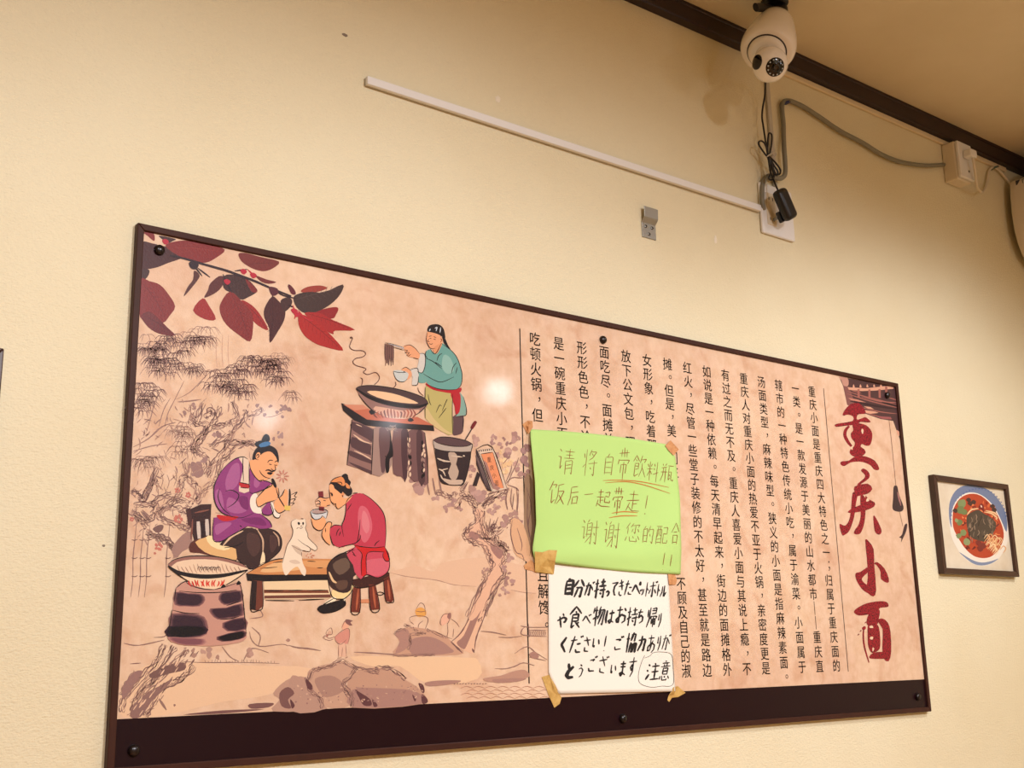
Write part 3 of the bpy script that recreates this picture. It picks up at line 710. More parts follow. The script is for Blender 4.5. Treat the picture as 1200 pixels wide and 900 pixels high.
# foliage beside the sign board and cliff at right, continuing under the green paper
for x, y, r in ((300, 290, 50), (270, 260, 36), (440, 250, 34), (430, 290, 24), (500, 320, 30), (610, 240, 50), (600, 360, 56), (570, 300, 28), (650, 250, 30), (560, 400, 40), (720, 350, 50), (700, 470, 60), (670, 540, 50), (730, 560, 40), (640, 480, 30), (530, 260, 18), (250, 520, 36), (240, 580, 18), (470, 400, 26)):
    blob(VM, x, y, r, rs.choice([(166, 126, 116), (178, 138, 124), (150, 112, 106)]))
for x, y, r in ((520, 430, 40), (560, 500, 50), (500, 370, 20), (600, 440, 24), (540, 560, 30)): blob(VM, x, y, r, (224, 184, 138))
la.lines(VM, [[(560, 660), (600, 560), (640, 480), (660, 420)], [(545, 640), (590, 540), (600, 480)], [(540, 660), (600, 600), (680, 600), (760, 590)], [(520, 480), (560, 430), (590, 390)], [(560, 700), (545, 790), (560, 880)], [(600, 690), (590, 800), (610, 880)], [(640, 690), (650, 790), (640, 890)], [(560, 660), (640, 690), (660, 720)]], 1.2, BM, wob=0.5)
la.fill(VG, [(1010, 0), (1060, 20), (1078, 200), (1078, 400), (1050, 520), (1010, 440)], (156, 124, 98))
la.fill(VG, [(920, 270), (1000, 300), (1060, 540), (1000, 520), (940, 470)], (214, 168, 130))
la.lines(VG, [[(930, 270), (920, 360), (950, 470), (990, 490), (1005, 530)], [(960, 320), (990, 420), (985, 470)], [(1020, 60), (1050, 180), (1030, 300), (1050, 420), (1040, 500)], [(1030, 100), (1025, 260), (1040, 380)], [(900, 80), (890, 140), (900, 200)], [(940, 100), (930, 200)], [(970, 90), (965, 180), (960, 220)]], 1.0, BR, wob=0.5)
# pavilion, reeds and ripples at the right bottom
la.lines(VK, [[(900, 320), (960, 330), (1090, 330)], [(955, 305), (962, 400)], [(930, 330), (910, 350), (920, 385), (1085, 395)], [(960, 350), (1080, 352)], [(620, 358), (700, 365), (800, 385)], [(745, 400), (830, 402), (910, 392)], [(860, 515), (920, 475), (960, 470), (1010, 510), (1090, 560)], [(720, 620), (790, 622), (860, 605), (920, 580), (1000, 600)], [(960, 540), (1080, 565)]], 1.1, BM, wob=0.6)
for i in range(9): la.line(VK, [(965 + i * 13, 355), (972 + i * 13, 372), (965 + i * 13, 392)], 0.8, BM)
la.fill(VK, [(640, 690), (760, 670), (850, 640), (930, 630), (960, 680), (800, 710), (680, 715)], (182, 140, 120))
la.fill(VK, [(960, 520), (1000, 500), (1030, 540), (990, 550)], (166, 124, 110))
la.fill(VK, [(230, 720), (320, 705), (480, 705), (420, 730), (260, 745)], (168, 128, 114)); la.fill(VK, [(700, 700), (790, 690), (940, 690), (880, 712), (740, 722)], (168, 128, 114))
for i in range(4):
    y = 745 + i * 24
    for k in range(7):
        x = 480 + k * 85 + (i % 2) * 40
        la.line(VK, [(x, y + 14), (x + 40, y), (x + 85, y + 14)], 0.55, (178, 124, 104))
for i in range(12): la.line(VK, [(430 + i * 20, 730 - (i % 3)), (442 + i * 20, 728 - (i % 2) * 4)], 0.9, BR, sm=1)
lab(la.build('printed_landscape', poster), 'faint brown ink drawing of bamboo, trees, rocks and a river bank')
# ---- cook with wok stove, bucket and small sign board ----------------------------
VB = view(380, 350, 5); VC = view(370, 440, 5)
BK = (24, 15, 17); SK = (226, 160, 118)
ck = Ink(base=0.0009, step=1.5e-6, pen=1.5); ck.to('printed_cook')
ck.fill(VB, [(755, 690), (815, 685), (812, 775), (790, 796), (750, 792)], (92, 66, 68))
ck.fill(VB, [(595, 512), (640, 530), (700, 548), (745, 556), (750, 640), (753, 792), (700, 784), (650, 730), (590, 700), (592, 600)], (184, 170, 104), sm=2)
ck.fill(VB, [(600, 640), (640, 700), (700, 760), (752, 795), (690, 780), (596, 705)], (204, 180, 126))
ck.fill(VB, [(795, 548), (815, 575), (832, 640), (828, 682), (770, 690), (792, 662), (800, 600)], (128, 162, 148), sm=1)
ck.fill(VB, [(590, 330), (598, 308), (622, 296), (650, 322), (686, 264), (708, 272), (742, 302), (776, 346), (798, 405), (808, 450), (800, 502), (775, 530), (720, 532), (660, 525), (602, 500), (598, 460), (575, 440), (580, 380)], (106, 158, 148), sm=2)
ck.fill(VB, [(555, 428), (600, 435), (602, 486), (556, 492), (545, 455)], (112, 160, 150))
ck.fill(VB, [(700, 330), (740, 350), (760, 420), (720, 440), (690, 400)], (138, 180, 168))
ck.fill(VB, [(558, 322), (588, 325), (592, 380), (575, 432), (543, 422), (553, 370)], (206, 200, 190), sm=2)
ck.fill(VB, [(505, 415), (545, 408), (554, 450), (545, 502), (514, 506), (518, 460)], (206, 200, 190), sm=2)
ck.fill(VB, [(465, 278), (500, 271), (530, 290), (560, 325), (552, 353), (520, 345), (492, 338), (478, 315)], SK)
ck.fill(VB, [(455, 412), (480, 401), (505, 420), (514, 445), (500, 466), (480, 472), (460, 440)], SK)
ck.fill(VB, [(405, 425), (430, 419), (470, 425), (493, 440), (485, 470), (465, 486), (435, 483), (414, 460)], (196, 200, 194))
ck.fill(VB, [(608, 192), (640, 196), (670, 208), (690, 230), (693, 250), (680, 268), (662, 288), (640, 294), (620, 288), (606, 265), (597, 240), (600, 212)], SK)
ck.fill(VB, [(640, 288), (692, 258), (664, 318), (645, 318)], (216, 148, 106))
ck.fill(VB, [(606, 192), (609, 165), (630, 152), (665, 150), (690, 163), (704, 190), (709, 236), (692, 222), (660, 206), (630, 198)], (32, 26, 28))
ck.fill(VB, [(690, 212), (708, 232), (724, 270), (740, 298), (724, 290), (700, 256)], (32, 26, 28))
ck.lines(VB, [[(648, 175), (660, 168), (655, 190)], [(682, 168), (678, 200)], [(615, 190), (622, 176)]], 0.9, (196, 200, 204))
ck.fill(VB, [(598, 494), (640, 520), (700, 535), (760, 534), (802, 520), (800, 546), (760, 556), (700, 548), (640, 535), (600, 510)], (176, 30, 40), sm=2)
ck.fill(VB, [(742, 555), (790, 545), (800, 600), (792, 664), (770, 676), (764, 630), (748, 585)], (176, 30, 40), sm=2)
ck.lines(VB, [[(598, 306), (592, 330), (605, 350)], [(622, 296), (650, 324), (686, 262)], [(686, 262), (742, 302), (778, 346), (800, 408), (808, 450), (802, 505), (776, 532)], [(592, 348), (640, 370), (690, 412)], [(580, 440), (640, 475), (690, 488), (760, 458)],
            [(660, 365), (670, 335), (690, 320)], [(745, 440), (755, 400), (775, 375)], [(770, 440), (780, 400)], [(558, 322), (588, 326), (592, 382), (575, 434), (543, 424)], [(505, 415), (545, 408), (552, 440)], [(514, 508), (546, 503), (552, 455)], [(597, 500), (660, 526), (720, 534), (776, 532)],
            [(592, 520), (590, 610), (592, 700)], [(752, 560), (750, 680), (752, 792)], [(815, 575), (832, 640), (828, 684), (772, 692)], [(815, 690), (812, 780)], [(608, 560), (615, 600), (626, 625)], [(655, 668), (675, 625), (688, 630)], [(690, 660), (715, 600), (722, 590)], [(670, 700), (700, 660), (715, 640)],
            [(652, 372), (690, 400)], [(640, 372), (662, 380)]], 0.62, BK)
ck.lines(VB, [[(612, 222), (630, 217)], [(640, 222), (656, 229)], [(616, 233), (628, 232)], [(640, 236), (654, 240)], [(613, 236), (606, 250), (618, 253)], [(612, 262), (626, 267), (636, 262)], [(605, 200), (598, 240), (608, 270), (622, 290), (650, 292)], [(680, 235), (688, 240), (682, 256)],
            [(466, 280), (500, 271), (532, 290), (558, 322)], [(470, 300), (488, 305), (470, 320)], [(478, 318), (498, 316), (482, 335)], [(490, 338), (508, 325)], [(520, 346), (552, 354)], [(456, 412), (480, 402), (510, 424)], [(462, 425), (476, 432)], [(405, 425), (435, 432), (480, 432)], [(405, 425), (416, 462), (438, 484), (468, 486), (486, 470)]], 0.5, BK)
ck.line(VB, [(375, 262), (467, 292)], 1.0, (190, 180, 176), taper=0.9); ck.lines(VB, [[(358, 258), (400, 266), (468, 287)], [(400, 283), (467, 302)]], 0.45, BK)
for i in range(9):
    x = 356 + i * 6; ck.line(VB, [(x, 262 + i), (x + 1, 320), (x + rs.uniform(-2, 3), 360 + 34 * abs(math.sin(i * 1.3)))], 0.9, (130, 92, 82) if i % 2 else (84, 56, 54), taper=0.4)
ck.line(VB, [(162, 232), (152, 228), (158, 224), (166, 232), (155, 258), (150, 285), (175, 302), (225, 305), (243, 323), (225, 341), (185, 350), (168, 370), (185, 390), (232, 404), (245, 414), (230, 430), (255, 444), (300, 432), (323, 455), (318, 480), (294, 504)], 0.6, (92, 58, 54), taper=0.8)
ck.lines(VB, [[(212, 463), (225, 475), (218, 515)], [(415, 485), (420, 505), (400, 528)], [(548, 520), (556, 545), (582, 570)]], 0.6, (92, 58, 54))
ck.to('printed_wok_stove')
# stove: panel, posts, top
ck.fill(VC, [(212, 258), (340, 312), (328, 580), (260, 548), (184, 525)], (140, 104, 96), sm=1)
for pts in ([(215, 270), (340, 320), (338, 392), (300, 370), (216, 320)], [(212, 360), (300, 392), (335, 430), (332, 470), (210, 420)], [(204, 440), (330, 500), (330, 520), (200, 470)], [(190, 505), (328, 560), (328, 578), (250, 545)]):
    ck.fill(VC, pts, (84, 58, 60), sm=2)
ck.lines(VC, [[(235, 285), (270, 300)], [(220, 345), (280, 385), (330, 400)], [(225, 440), (280, 465), (325, 492)], [(245, 368), (290, 392)]], 1.0, (222, 186, 156), wob=0.8)
ck.fill(VC, [(340, 310), (430, 305), (450, 470), (425, 560), (330, 580)], (160, 130, 118), sm=2)
ck.fill(VC, [(372, 310), (435, 310), (440, 420), (415, 480), (405, 560), (385, 565), (375, 460)], (100, 72, 72), sm=2)
ck.fill(VC, [(455, 320), (540, 320), (535, 598), (500, 592), (455, 575), (450, 470)], (114, 80, 78), sm=2)
ck.fill(VC, [(500, 330), (540, 325), (535, 596), (510, 590)], (76, 50, 54), sm=2)
ck.fill(VC, [(540, 330), (640, 335), (660, 632), (610, 618), (552, 600)], (114, 80, 78), sm=2)
ck.fill(VC, [(590, 340), (625, 340), (640, 620), (600, 612)], (80, 54, 56), sm=2)
ck.fill(VC, [(436, 375), (448, 400), (454, 470), (434, 490), (430, 560), (412, 566), (408, 490), (430, 440)], BK)
for x0, y0, y1 in ((545, 360, 600), (552, 365, 600), (626, 380, 610), (634, 400, 600)):
    for i in range(7): ck.line(VC, [(x0 + rs.uniform(-6, 6), y0 + i * (y1 - y0) / 7), (x0 + rs.uniform(-6, 6), y0 + (i + 0.8) * (y1 - y0) / 7)], 1.6, rs.choice([(224, 192, 162), (150, 118, 106), BK]), sm=1)
ck.lines(VC, [[(212, 258), (198, 400), (183, 525)], [(338, 312), (332, 450), (325, 582)], [(640, 335), (652, 480), (660, 632)], [(435, 310), (440, 390)], [(540, 330), (545, 400)], [(405, 470), (425, 500), (412, 562)]], 0.8, BK)
ck.fill(VB, [(100, 612), (125, 620), (250, 706), (640, 742), (645, 775), (500, 765), (330, 752), (240, 742), (175, 712), (110, 655)], (34, 24, 26), sm=1)
ck.fill(VB, [(112, 620), (228, 622), (285, 665), (380, 700), (470, 705), (545, 692), (640, 742), (480, 732), (250, 708)], (190, 106, 78), sm=1)
ck.fill(VB, [(112, 620), (228, 622), (260, 645), (180, 655)], (206, 136, 106), sm=1)
for i in range(60): ck.line(VB, [(395 + rs.uniform(-40, 40), 755 + rs.uniform(-20, 22))] * 1 + [(397 + rs.uniform(-40, 40), 757 + rs.uniform(-20, 22))], 0.5, (150, 130, 120), sm=1) if i < 14 else None
# wok
ck.fill(VB, [(190, 535), (260, 575), (350, 605), (450, 625), (605, 618), (565, 662), (520, 690), (450, 692), (360, 685), (290, 660), (240, 612)], (146, 108, 98), sm=2)
ck.fill(VB, [(300, 630), (450, 655), (560, 650), (520, 690), (450, 692), (360, 685), (300, 662)], (212, 166, 140), sm=2)
ck.fill(VB, [(185, 525), (215, 512), (290, 509), (400, 524), (500, 548), (580, 578), (608, 606), (604, 622), (550, 634), (450, 624), (350, 607), (260, 572), (200, 542)], (74, 54, 54), sm=2)
ck.fill(VB, [(250, 546), (300, 540), (400, 555), (480, 580), (552, 612), (500, 614), (400, 602), (310, 578)], (234, 192, 150), sm=2)
ck.line(VB, [(188, 530), (260, 576), (350, 608), (450, 627), (550, 634), (606, 615)], 3.2, (28, 20, 22), taper=0.3)
ck.lines(VB, [[(185, 525), (215, 512), (290, 509), (400, 524), (500, 548), (580, 578), (608, 606)], [(200, 560), (240, 612), (290, 660), (330, 678)], [(606, 615), (565, 662), (520, 690)]], 0.7, BK)
for i in range(13):
    x = 300 + i * 18; ck.line(VB, [(x, 652 + 10 * math.sin(i)), (x + (i - 4) * 2.2, 672 + 6 * math.cos(i)), (x + 12 - i, 700)], 1.3, rs.choice([(140, 70, 56), (176, 92, 66), (108, 58, 50)]), taper=0.2)
ck.fill(VB, [(262, 660), (280, 650), (298, 668), (275, 680)], BK); ck.fill(VB, [(488, 712), (505, 698), (525, 712), (505, 722)], BK)
ck.to('printed_bucket')
# bucket
ck.fill(VC, [(700, 428), (760, 442), (850, 448), (910, 445), (898, 530), (870, 628), (845, 642), (780, 640), (732, 620), (714, 540)], (48, 34, 36), sm=2)
ck.fill(VC, [(778, 452), (812, 450), (832, 480), (822, 520), (838, 560), (826, 604), (800, 616), (776, 570), (794, 520), (782, 490)], (182, 158, 138), sm=2)
ck.fill(VC, [(735, 600), (790, 612), (860, 612), (850, 640), (785, 640)], (196, 170, 148), sm=2)
ck.lines(VC, [[(712, 485), (750, 500), (790, 505)], [(720, 548), (745, 560), (760, 590)], [(735, 555), (775, 545)], [(862, 470), (875, 472)], [(745, 610), (730, 580)], [(795, 470), (860, 478)]], 1.2, (206, 184, 160), wob=0.7)
ck.fill(VC, [(688, 376), (720, 398), (800, 415), (880, 415), (918, 402), (910, 446), (850, 447), (750, 440), (694, 424)], (178, 162, 148), sm=2)
ck.fill(VC, [(688, 378), (730, 361), (800, 364), (880, 382), (918, 401), (880, 414), (800, 412), (720, 396)], (86, 62, 64), sm=2)
ck.lines(VC, [[(688, 378), (730, 361), (800, 364), (880, 382), (918, 401)], [(688, 378), (720, 398), (800, 415), (880, 415), (918, 402), (910, 446), (898, 530), (870, 628), (845, 642), (780, 640), (732, 620), (714, 540), (694, 424), (688, 378)], [(694, 426), (750, 442), (850, 449), (910, 446)]], 0.65, BK)
ck.line(VC, [(872, 384), (918, 308)], 0.9, (60, 44, 44), taper=0.9); ck.fill(VC, [(908, 302), (930, 266), (945, 276), (920, 314)], (110, 28, 32), sm=2)
ck.to('printed_sign')
# small sign
ck.fill(VM, [(295, 545), (322, 572), (290, 672), (254, 668)], (48, 34, 36), sm=1)
ck.fill(VM, [(284, 348), (302, 362), (428, 720), (386, 712), (330, 610), (288, 480)], (58, 42, 44), sm=1)
ck.fill(VM, [(296, 356), (432, 340), (560, 694), (424, 722)], (214, 190, 166), sm=1)
ck.fill(VM, [(326, 390), (430, 374), (528, 690), (432, 696)], (224, 142, 98), sm=1)
ck.fill(VM, [(350, 470), (380, 470), (440, 640), (500, 690), (432, 696)], (164, 120, 108), sm=2)
ck.lines(VM, [[(284, 348), (425, 328), (556, 696)], [(326, 390), (432, 374)], [(302, 362), (430, 718)], [(326, 390), (434, 696)], [(432, 374), (528, 690)]], 0.7, BK)
for i in range(7): ck.line(VM, [(308 + i * 18, 352 - i * 2), (316 + i * 18, 372 - i * 2)], 0.9, (70, 54, 54), sm=1)
ck.lines(VM, [[(284, 400), (300, 450), (380, 690)], [(300, 420), (400, 700)]], 1.0, (104, 84, 82))
for (x, y), ch in zip(((395, 440), (420, 512), (440, 580), (462, 648)), '重庆小面'):
    q = P(*VM(x, y), YPRINT); put(ck, ch, q.x, q.z, 0.0098, ink((50, 26, 22)), YPRINT - ck.lift - 5e-5, sx=0.9, centre=True, rot=0.12)
ck.build_all(poster, {'printed_cook': 'printed cook in a teal tunic lifting noodles', 'printed_wok_stove': 'printed wok on a plank stove', 'printed_bucket': 'printed black bucket with a ladle', 'printed_sign': 'small printed sign board leaning on a prop'})

# ---- two diners, cat, table, stove -------------------------------------------------
VE = view(320, 540, 7.5); VF = view(180, 620, 4)
SK2 = (238, 168, 116)
dn = Ink(base=0.0009, step=1.5e-6, pen=1.5); dn.to('printed_chair')
# chair at left
dn.fill(VD, [(225, 640), (300, 606), (370, 604), (365, 690), (368, 830), (262, 842), (240, 760)], (56, 32, 32), sm=1)
dn.fill(VD, [(208, 640), (235, 625), (250, 740), (222, 740)], (74, 42, 40), sm=1)
dn.lines(VD, [[(285, 715), (292, 825)], [(340, 700), (345, 805)]], 3.0, (206, 190, 176), taper=0.8); dn.lines(VD, [[(312, 712), (320, 815)]], 2.4, (40, 24, 26), taper=0.8)
dn.lines(VD, [[(250, 700), (240, 830)], [(262, 660), (356, 640)]], 1.4, (130, 78, 64))
dn.fill(VF, [(168, 78), (185, 55), (230, 48), (320, 90), (384, 100), (388, 150), (300, 132), (215, 112), (172, 108)], (90, 44, 36), sm=2)
dn.to('printed_man')
# the man
dn.fill(VF, [(195, 62), (240, 40), (275, 32), (310, 68), (388, 94), (386, 145), (300, 128), (240, 108)], (222, 176, 118), sm=2)
dn.fill(VF, [(245, 38), (275, 32), (310, 68), (360, 86), (330, 100), (270, 80)], (244, 218, 166), sm=2)
# trousers
TR_ = (58, 38, 36)
dn.fill(VF, [(310, 74), (345, 42), (400, 12), (430, -5), (480, 0), (510, 40), (512, 100), (500, 165), (470, 186), (440, 182), (392, 140), (385, 92), (340, 80)], TR_, sm=2)
dn.fill(VF, [(490, -5), (545, -2), (578, 12), (598, 52), (592, 100), (545, 144), (505, 160), (512, 80)], TR_, sm=2)
dn.fill(VF, [(440, 20), (490, 30), (500, 90), (470, 130), (440, 90)], (78, 52, 48)); dn.fill(VF, [(545, 30), (575, 40), (578, 80), (550, 110)], (78, 52, 48))
dn.line(VF, [(325, 78), (365, 36), (420, 8)], 1.6, (214, 180, 146)); dn.line(VF, [(560, 12), (584, 40), (588, 80)], 1.2, (190, 156, 128)); dn.line(VF, [(487, 4), (512, 50), (512, 110)], 1.3, (206, 170, 138))
dn.fill(VF, [(512, 104), (522, 125), (520, 160), (500, 164), (505, 130)], (240, 214, 170))
dn.lines(VF, [[(310, 74), (345, 42), (400, 12)], [(330, 88), (390, 78), (420, 60)], [(545, -2), (580, 14), (600, 52), (592, 100), (545, 144), (505, 162)], [(470, 186), (440, 182), (392, 140)]], 0.8, BK)
# robe
PU = (142, 58, 118); PUL = (168, 92, 142); PUD = (120, 42, 100)
dn.fill(VD, [(385, 690), (440, 703), (520, 688), (640, 658), (692, 672), (742, 715), (757, 752), (680, 762), (600, 745), (500, 802), (432, 842), (380, 828)], PU, sm=2)
dn.fill(VD, [(470, 352), (520, 315), (572, 302), (612, 345), (642, 420), (668, 455), (700, 452), (752, 470), (745, 492), (700, 517), (640, 535), (626, 560), (620, 600), (640, 660), (560, 692), (480, 676), (430, 652), (400, 612), (386, 560), (388, 490), (422, 410)], PU, sm=2)
dn.fill(VD, [(690, 640), (745, 588), (766, 650), (740, 675), (700, 668)], PU)
dn.fill(VD, [(500, 360), (545, 345), (550, 440), (520, 500), (470, 520), (460, 450)], PUL); dn.fill(VD, [(480, 560), (560, 600), (600, 640), (540, 665), (470, 640)], PUL)
dn.fill(VD, [(395, 520), (430, 520), (450, 620), (430, 640), (400, 600)], PUL); dn.fill(VD, [(650, 430), (680, 470), (660, 500), (640, 480)], PUL); dn.fill(VD, [(395, 740), (460, 720), (500, 730), (440, 780), (400, 800)], PUL)
dn.fill(VD, [(545, 560), (600, 560), (605, 640), (560, 620)], PUD); dn.fill(VD, [(560, 700), (680, 690), (720, 740), (620, 730)], PUD)
dn.fill(VD, [(545, 312), (580, 304), (616, 345), (610, 400), (613, 522), (547, 524), (553, 470), (568, 400), (575, 360)], (226, 202, 178), sm=2)
dn.fill(VD, [(547, 464), (612, 478), (608, 502), (560, 499)], (184, 40, 44), sm=2)
dn.fill(VD, [(408, 672), (470, 680), (542, 684), (510, 706), (450, 714), (414, 696)], (192, 36, 40))
dn.fill(VD, [(620, 562), (650, 533), (668, 560), (660, 600), (692, 642), (686, 664), (640, 656), (618, 618)], (238, 226, 208)); dn.fill(VD, [(745, 598), (765, 600), (780, 650), (810, 672), (800, 692), (768, 678)], (238, 226, 208), sm=2)
dn.fill(VD, [(655, 572), (720, 500), (762, 478), (792, 500), (804, 545), (772, 580), (720, 596), (668, 622)], SK2)
dn.fill(VD, [(775, 585), (822, 545), (838, 510), (856, 520), (858, 570), (850, 622), (800, 662), (772, 630)], SK2)
dn.fill(VD, [(880, 545), (915, 525), (918, 545), (900, 565), (905, 590), (885, 612), (868, 600), (872, 565)], (228, 190, 158))
# man's head
dn.fill(VD, [(668, 318), (690, 285), (740, 262), (782, 298), (798, 340), (790, 362), (778, 386), (766, 416), (736, 441), (704, 456), (668, 450), (640, 420), (620, 380), (611, 332), (640, 318)], SK2)
dn.fill(VD, [(632, 320), (640, 275), (665, 240), (710, 222), (760, 235), (790, 262), (801, 312), (796, 342), (780, 300), (745, 268), (704, 276), (674, 300), (668, 322), (650, 318)], (34, 26, 30))
dn.fill(VD, [(652, 302), (662, 276), (680, 276), (680, 300), (664, 320)], SK2)
dn.fill(VD, [(695, 182), (715, 156), (738, 166), (743, 195), (722, 214), (690, 212)], (42, 46, 54)); dn.fill(VD, [(648, 214), (680, 198), (700, 205), (690, 228), (662, 238)], (42, 46, 54)); dn.fill(VD, [(675, 222), (715, 205), (745, 208), (742, 228), (685, 241)], (74, 122, 168), sm=2)
dn.lines(VD, [[(728, 340), (742, 324), (764, 326)], [(774, 338), (786, 328), (796, 332)], [(736, 348), (756, 352)], [(776, 355), (790, 356)], [(772, 350), (780, 384), (764, 388), (750, 374)], [(676, 388), (690, 412), (714, 432), (745, 440)], [(611, 332), (620, 380), (645, 425), (668, 450), (684, 458), (704, 446)], [(655, 300), (668, 285), (672, 300), (660, 312)]], 0.75, BK)
dn.lines(VD, [[(714, 390), (735, 386), (755, 394), (776, 392)], [(725, 405), (745, 412), (762, 402)]], 1.3, BK); dn.fill(VD, [(728, 400), (760, 402), (744, 418)], BK)
dn.lines(VD, [[(470, 352), (520, 315), (572, 302), (600, 316)], [(470, 352), (422, 410), (388, 490), (386, 560), (402, 615), (432, 655), (480, 678), (560, 692), (640, 662)], [(422, 505), (412, 560), (440, 630), (490, 672)], [(460, 522), (500, 515), (545, 545), (520, 595), (470, 628)], [(572, 305), (570, 360), (575, 460)],
            [(385, 690), (380, 828), (432, 842), (500, 802), (600, 746)], [(692, 672), (742, 715), (757, 752)], [(668, 455), (700, 452), (752, 470), (745, 492), (640, 535), (612, 522)], [(610, 345), (612, 520)], [(550, 740), (565, 752)], [(655, 572), (668, 622), (722, 596), (774, 580)], [(655, 570), (720, 500), (745, 485)], [(796, 500), (802, 545), (790, 560)], [(745, 590), (766, 650), (740, 675), (700, 668), (690, 640)],
            [(772, 632), (800, 662), (850, 640)], [(838, 510), (822, 545), (800, 565)], [(880, 545), (918, 527), (900, 552), (915, 560)], [(872, 575), (906, 570), (890, 590)], [(870, 598), (898, 596), (884, 612)], [(547, 464), (612, 478)], [(555, 498), (608, 503)], [(810, 672), (800, 692), (768, 678), (745, 598)]], 0.75, BK)
dn.line(VD, [(758, 440), (770, 470), (782, 500)], 2.6, BK); dn.line(VD, [(782, 500), (800, 560), (830, 610), (850, 640)], 0.9, BK); dn.line(VD, [(870, 506), (872, 560), (866, 622)], 1.4, BK)
dn.fill(VD, [(836, 612), (876, 616), (872, 646), (838, 642)], (222, 190, 96), sm=1)
# flower behind the pipe
for i in range(9):
    a = math.radians(i * 40); dn.line(VD, [(825 + 12 * math.cos(a), 425 + 12 * math.sin(a)), (825 + 42 * math.cos(a), 425 + 42 * math.sin(a))], 1.1, (196, 130, 112))
dn.to('printed_table')
# bench table
dn.fill(VF, [(515, 240), (815, 240), (832, 326), (520, 330)], (232, 204, 162), sm=1)
dn.fill(VF, [(518, 284), (818, 286), (822, 300), (518, 300)], (120, 66, 46), sm=1); dn.fill(VF, [(520, 312), (828, 306), (832, 322), (520, 326)], (112, 66, 54), sm=1)
dn.fill(VF, [(436, 208), (545, 150), (620, 138), (850, 140), (845, 215), (520, 216)], (202, 136, 82), sm=1)
dn.fill(VF, [(560, 160), (640, 150), (700, 185), (600, 200), (500, 200)], (226, 178, 124)); dn.fill(VF, [(700, 150), (840, 150), (830, 180), (720, 176)], (216, 156, 100))
dn.lines(VF, [[(500, 185), (580, 178)], [(720, 150), (760, 152)], [(765, 182), (795, 182)], [(560, 158), (610, 152)]], 0.7, BK)
dn.fill(VF, [(434, 208), (520, 214), (845, 212), (845, 238), (510, 246), (440, 242)], (32, 22, 22), sm=1)
dn.fill(VF, [(462, 240), (510, 244), (513, 360), (490, 382), (454, 376)], (112, 58, 44), sm=1); dn.fill(VF, [(462, 240), (485, 244), (478, 380), (454, 376)], (40, 26, 26), sm=1)
dn.lines(VF, [[(462, 240), (454, 376), (490, 382), (513, 360), (510, 246)], [(520, 290), (610, 290)], [(630, 288), (700, 286)], [(720, 288), (815, 286)], [(525, 334), (660, 336)], [(680, 334), (800, 328)], [(436, 208), (545, 150), (620, 138), (700, 140)]], 0.8, BK)
dn.to('printed_cat')
# cat
CT = (236, 216, 190)
dn.fill(VE, [(160, 562), (162, 528), (195, 512), (240, 520), (282, 512), (292, 560), (282, 592), (302, 640), (312, 680), (375, 742), (388, 775), (362, 787), (325, 770), (326, 792), (300, 796), (262, 785), (252, 832), (262, 900), (290, 960), (280, 1010), (250, 990), (215, 930), (160, 960), (120, 1005), (95, 985), (80, 900), (108, 800), (125, 738), (165, 672), (174, 612)], CT)
dn.fill(VE, [(165, 740), (240, 770), (250, 830), (200, 800)], (204, 180, 156)); dn.fill(VE, [(140, 880), (200, 870), (240, 900), (180, 905)], (216, 192, 168))
dn.lines(VE, [[(200, 512), (165, 530), (160, 565), (175, 612), (165, 672), (125, 740), (108, 802), (82, 900)], [(282, 512), (292, 560), (284, 592), (304, 640), (312, 680), (375, 742), (388, 775), (362, 787), (300, 745)], [(218, 690), (260, 725), (322, 765), (326, 792), (300, 796), (230, 780), (160, 742)], [(250, 800), (250, 840)], [(205, 598), (225, 585)], [(230, 585), (245, 595), (265, 580)], [(245, 505), (270, 512)]], 0.5, (80, 56, 50))
blob_ = [(215, 545), (226, 538), (238, 550), (226, 566)]; dn.fill(VE, blob_, BK); dn.fill(VE, [(256, 545), (266, 538), (272, 552), (262, 568)], BK); dn.fill(VE, [(240, 572), (254, 570), (248, 580)], (90, 50, 46))
dn.to('printed_stool')
dn.fill(VF, [(934, 236), (1000, 222), (1080, 196), (1106, 205), (1106, 226), (1040, 262), (960, 276), (930, 258)], (66, 34, 30), sm=1)
for pts in ([(935, 270), (970, 274), (966, 390), (925, 388)], [(1008, 260), (1040, 260), (1060, 375), (1018, 380)], [(1078, 236), (1106, 218), (1126, 330), (1114, 344), (1088, 335)]):
    dn.fill(VF, pts, (110, 48, 36), sm=1)
dn.lines(VF, [[(960, 280), (950, 380)], [(1028, 270), (1040, 370)], [(1098, 240), (1108, 330)]], 1.8, (176, 92, 62)); dn.fill(VF, [(970, 330), (1012, 328), (1014, 346), (970, 346)], (206, 136, 98), sm=1)
dn.lines(VF, [[(935, 270), (925, 388), (966, 390), (970, 276)], [(1008, 262), (1018, 380), (1060, 375), (1040, 262)], [(1078, 238), (1088, 335), (1114, 344), (1126, 330), (1106, 226)], [(934, 236), (930, 258), (960, 276), (1040, 262), (1106, 226)], [(1040, 305), (1060, 295), (1080, 302), (1062, 310), (1042, 304)]], 0.75, BK)
dn.to('printed_woman')
dn.fill(VF, [(835, 290), (860, 280), (932, 262), (928, 292), (900, 322), (880, 330), (840, 318)], (238, 210, 150))
dn.fill(VF, [(812, 182), (830, 150), (868, 120), (915, 112), (942, 180), (966, 200), (935, 225), (925, 285), (890, 300), (845, 285), (818, 245)], (58, 38, 36), sm=2)
dn.fill(VF, [(840, 165), (900, 135), (920, 180), (870, 215)], (104, 82, 68)); dn.fill(VF, [(850, 250), (905, 240), (905, 275), (870, 285)], (92, 66, 54))
dn.line(VF, [(822, 200), (840, 240), (858, 252)], 1.8, (226, 188, 140))
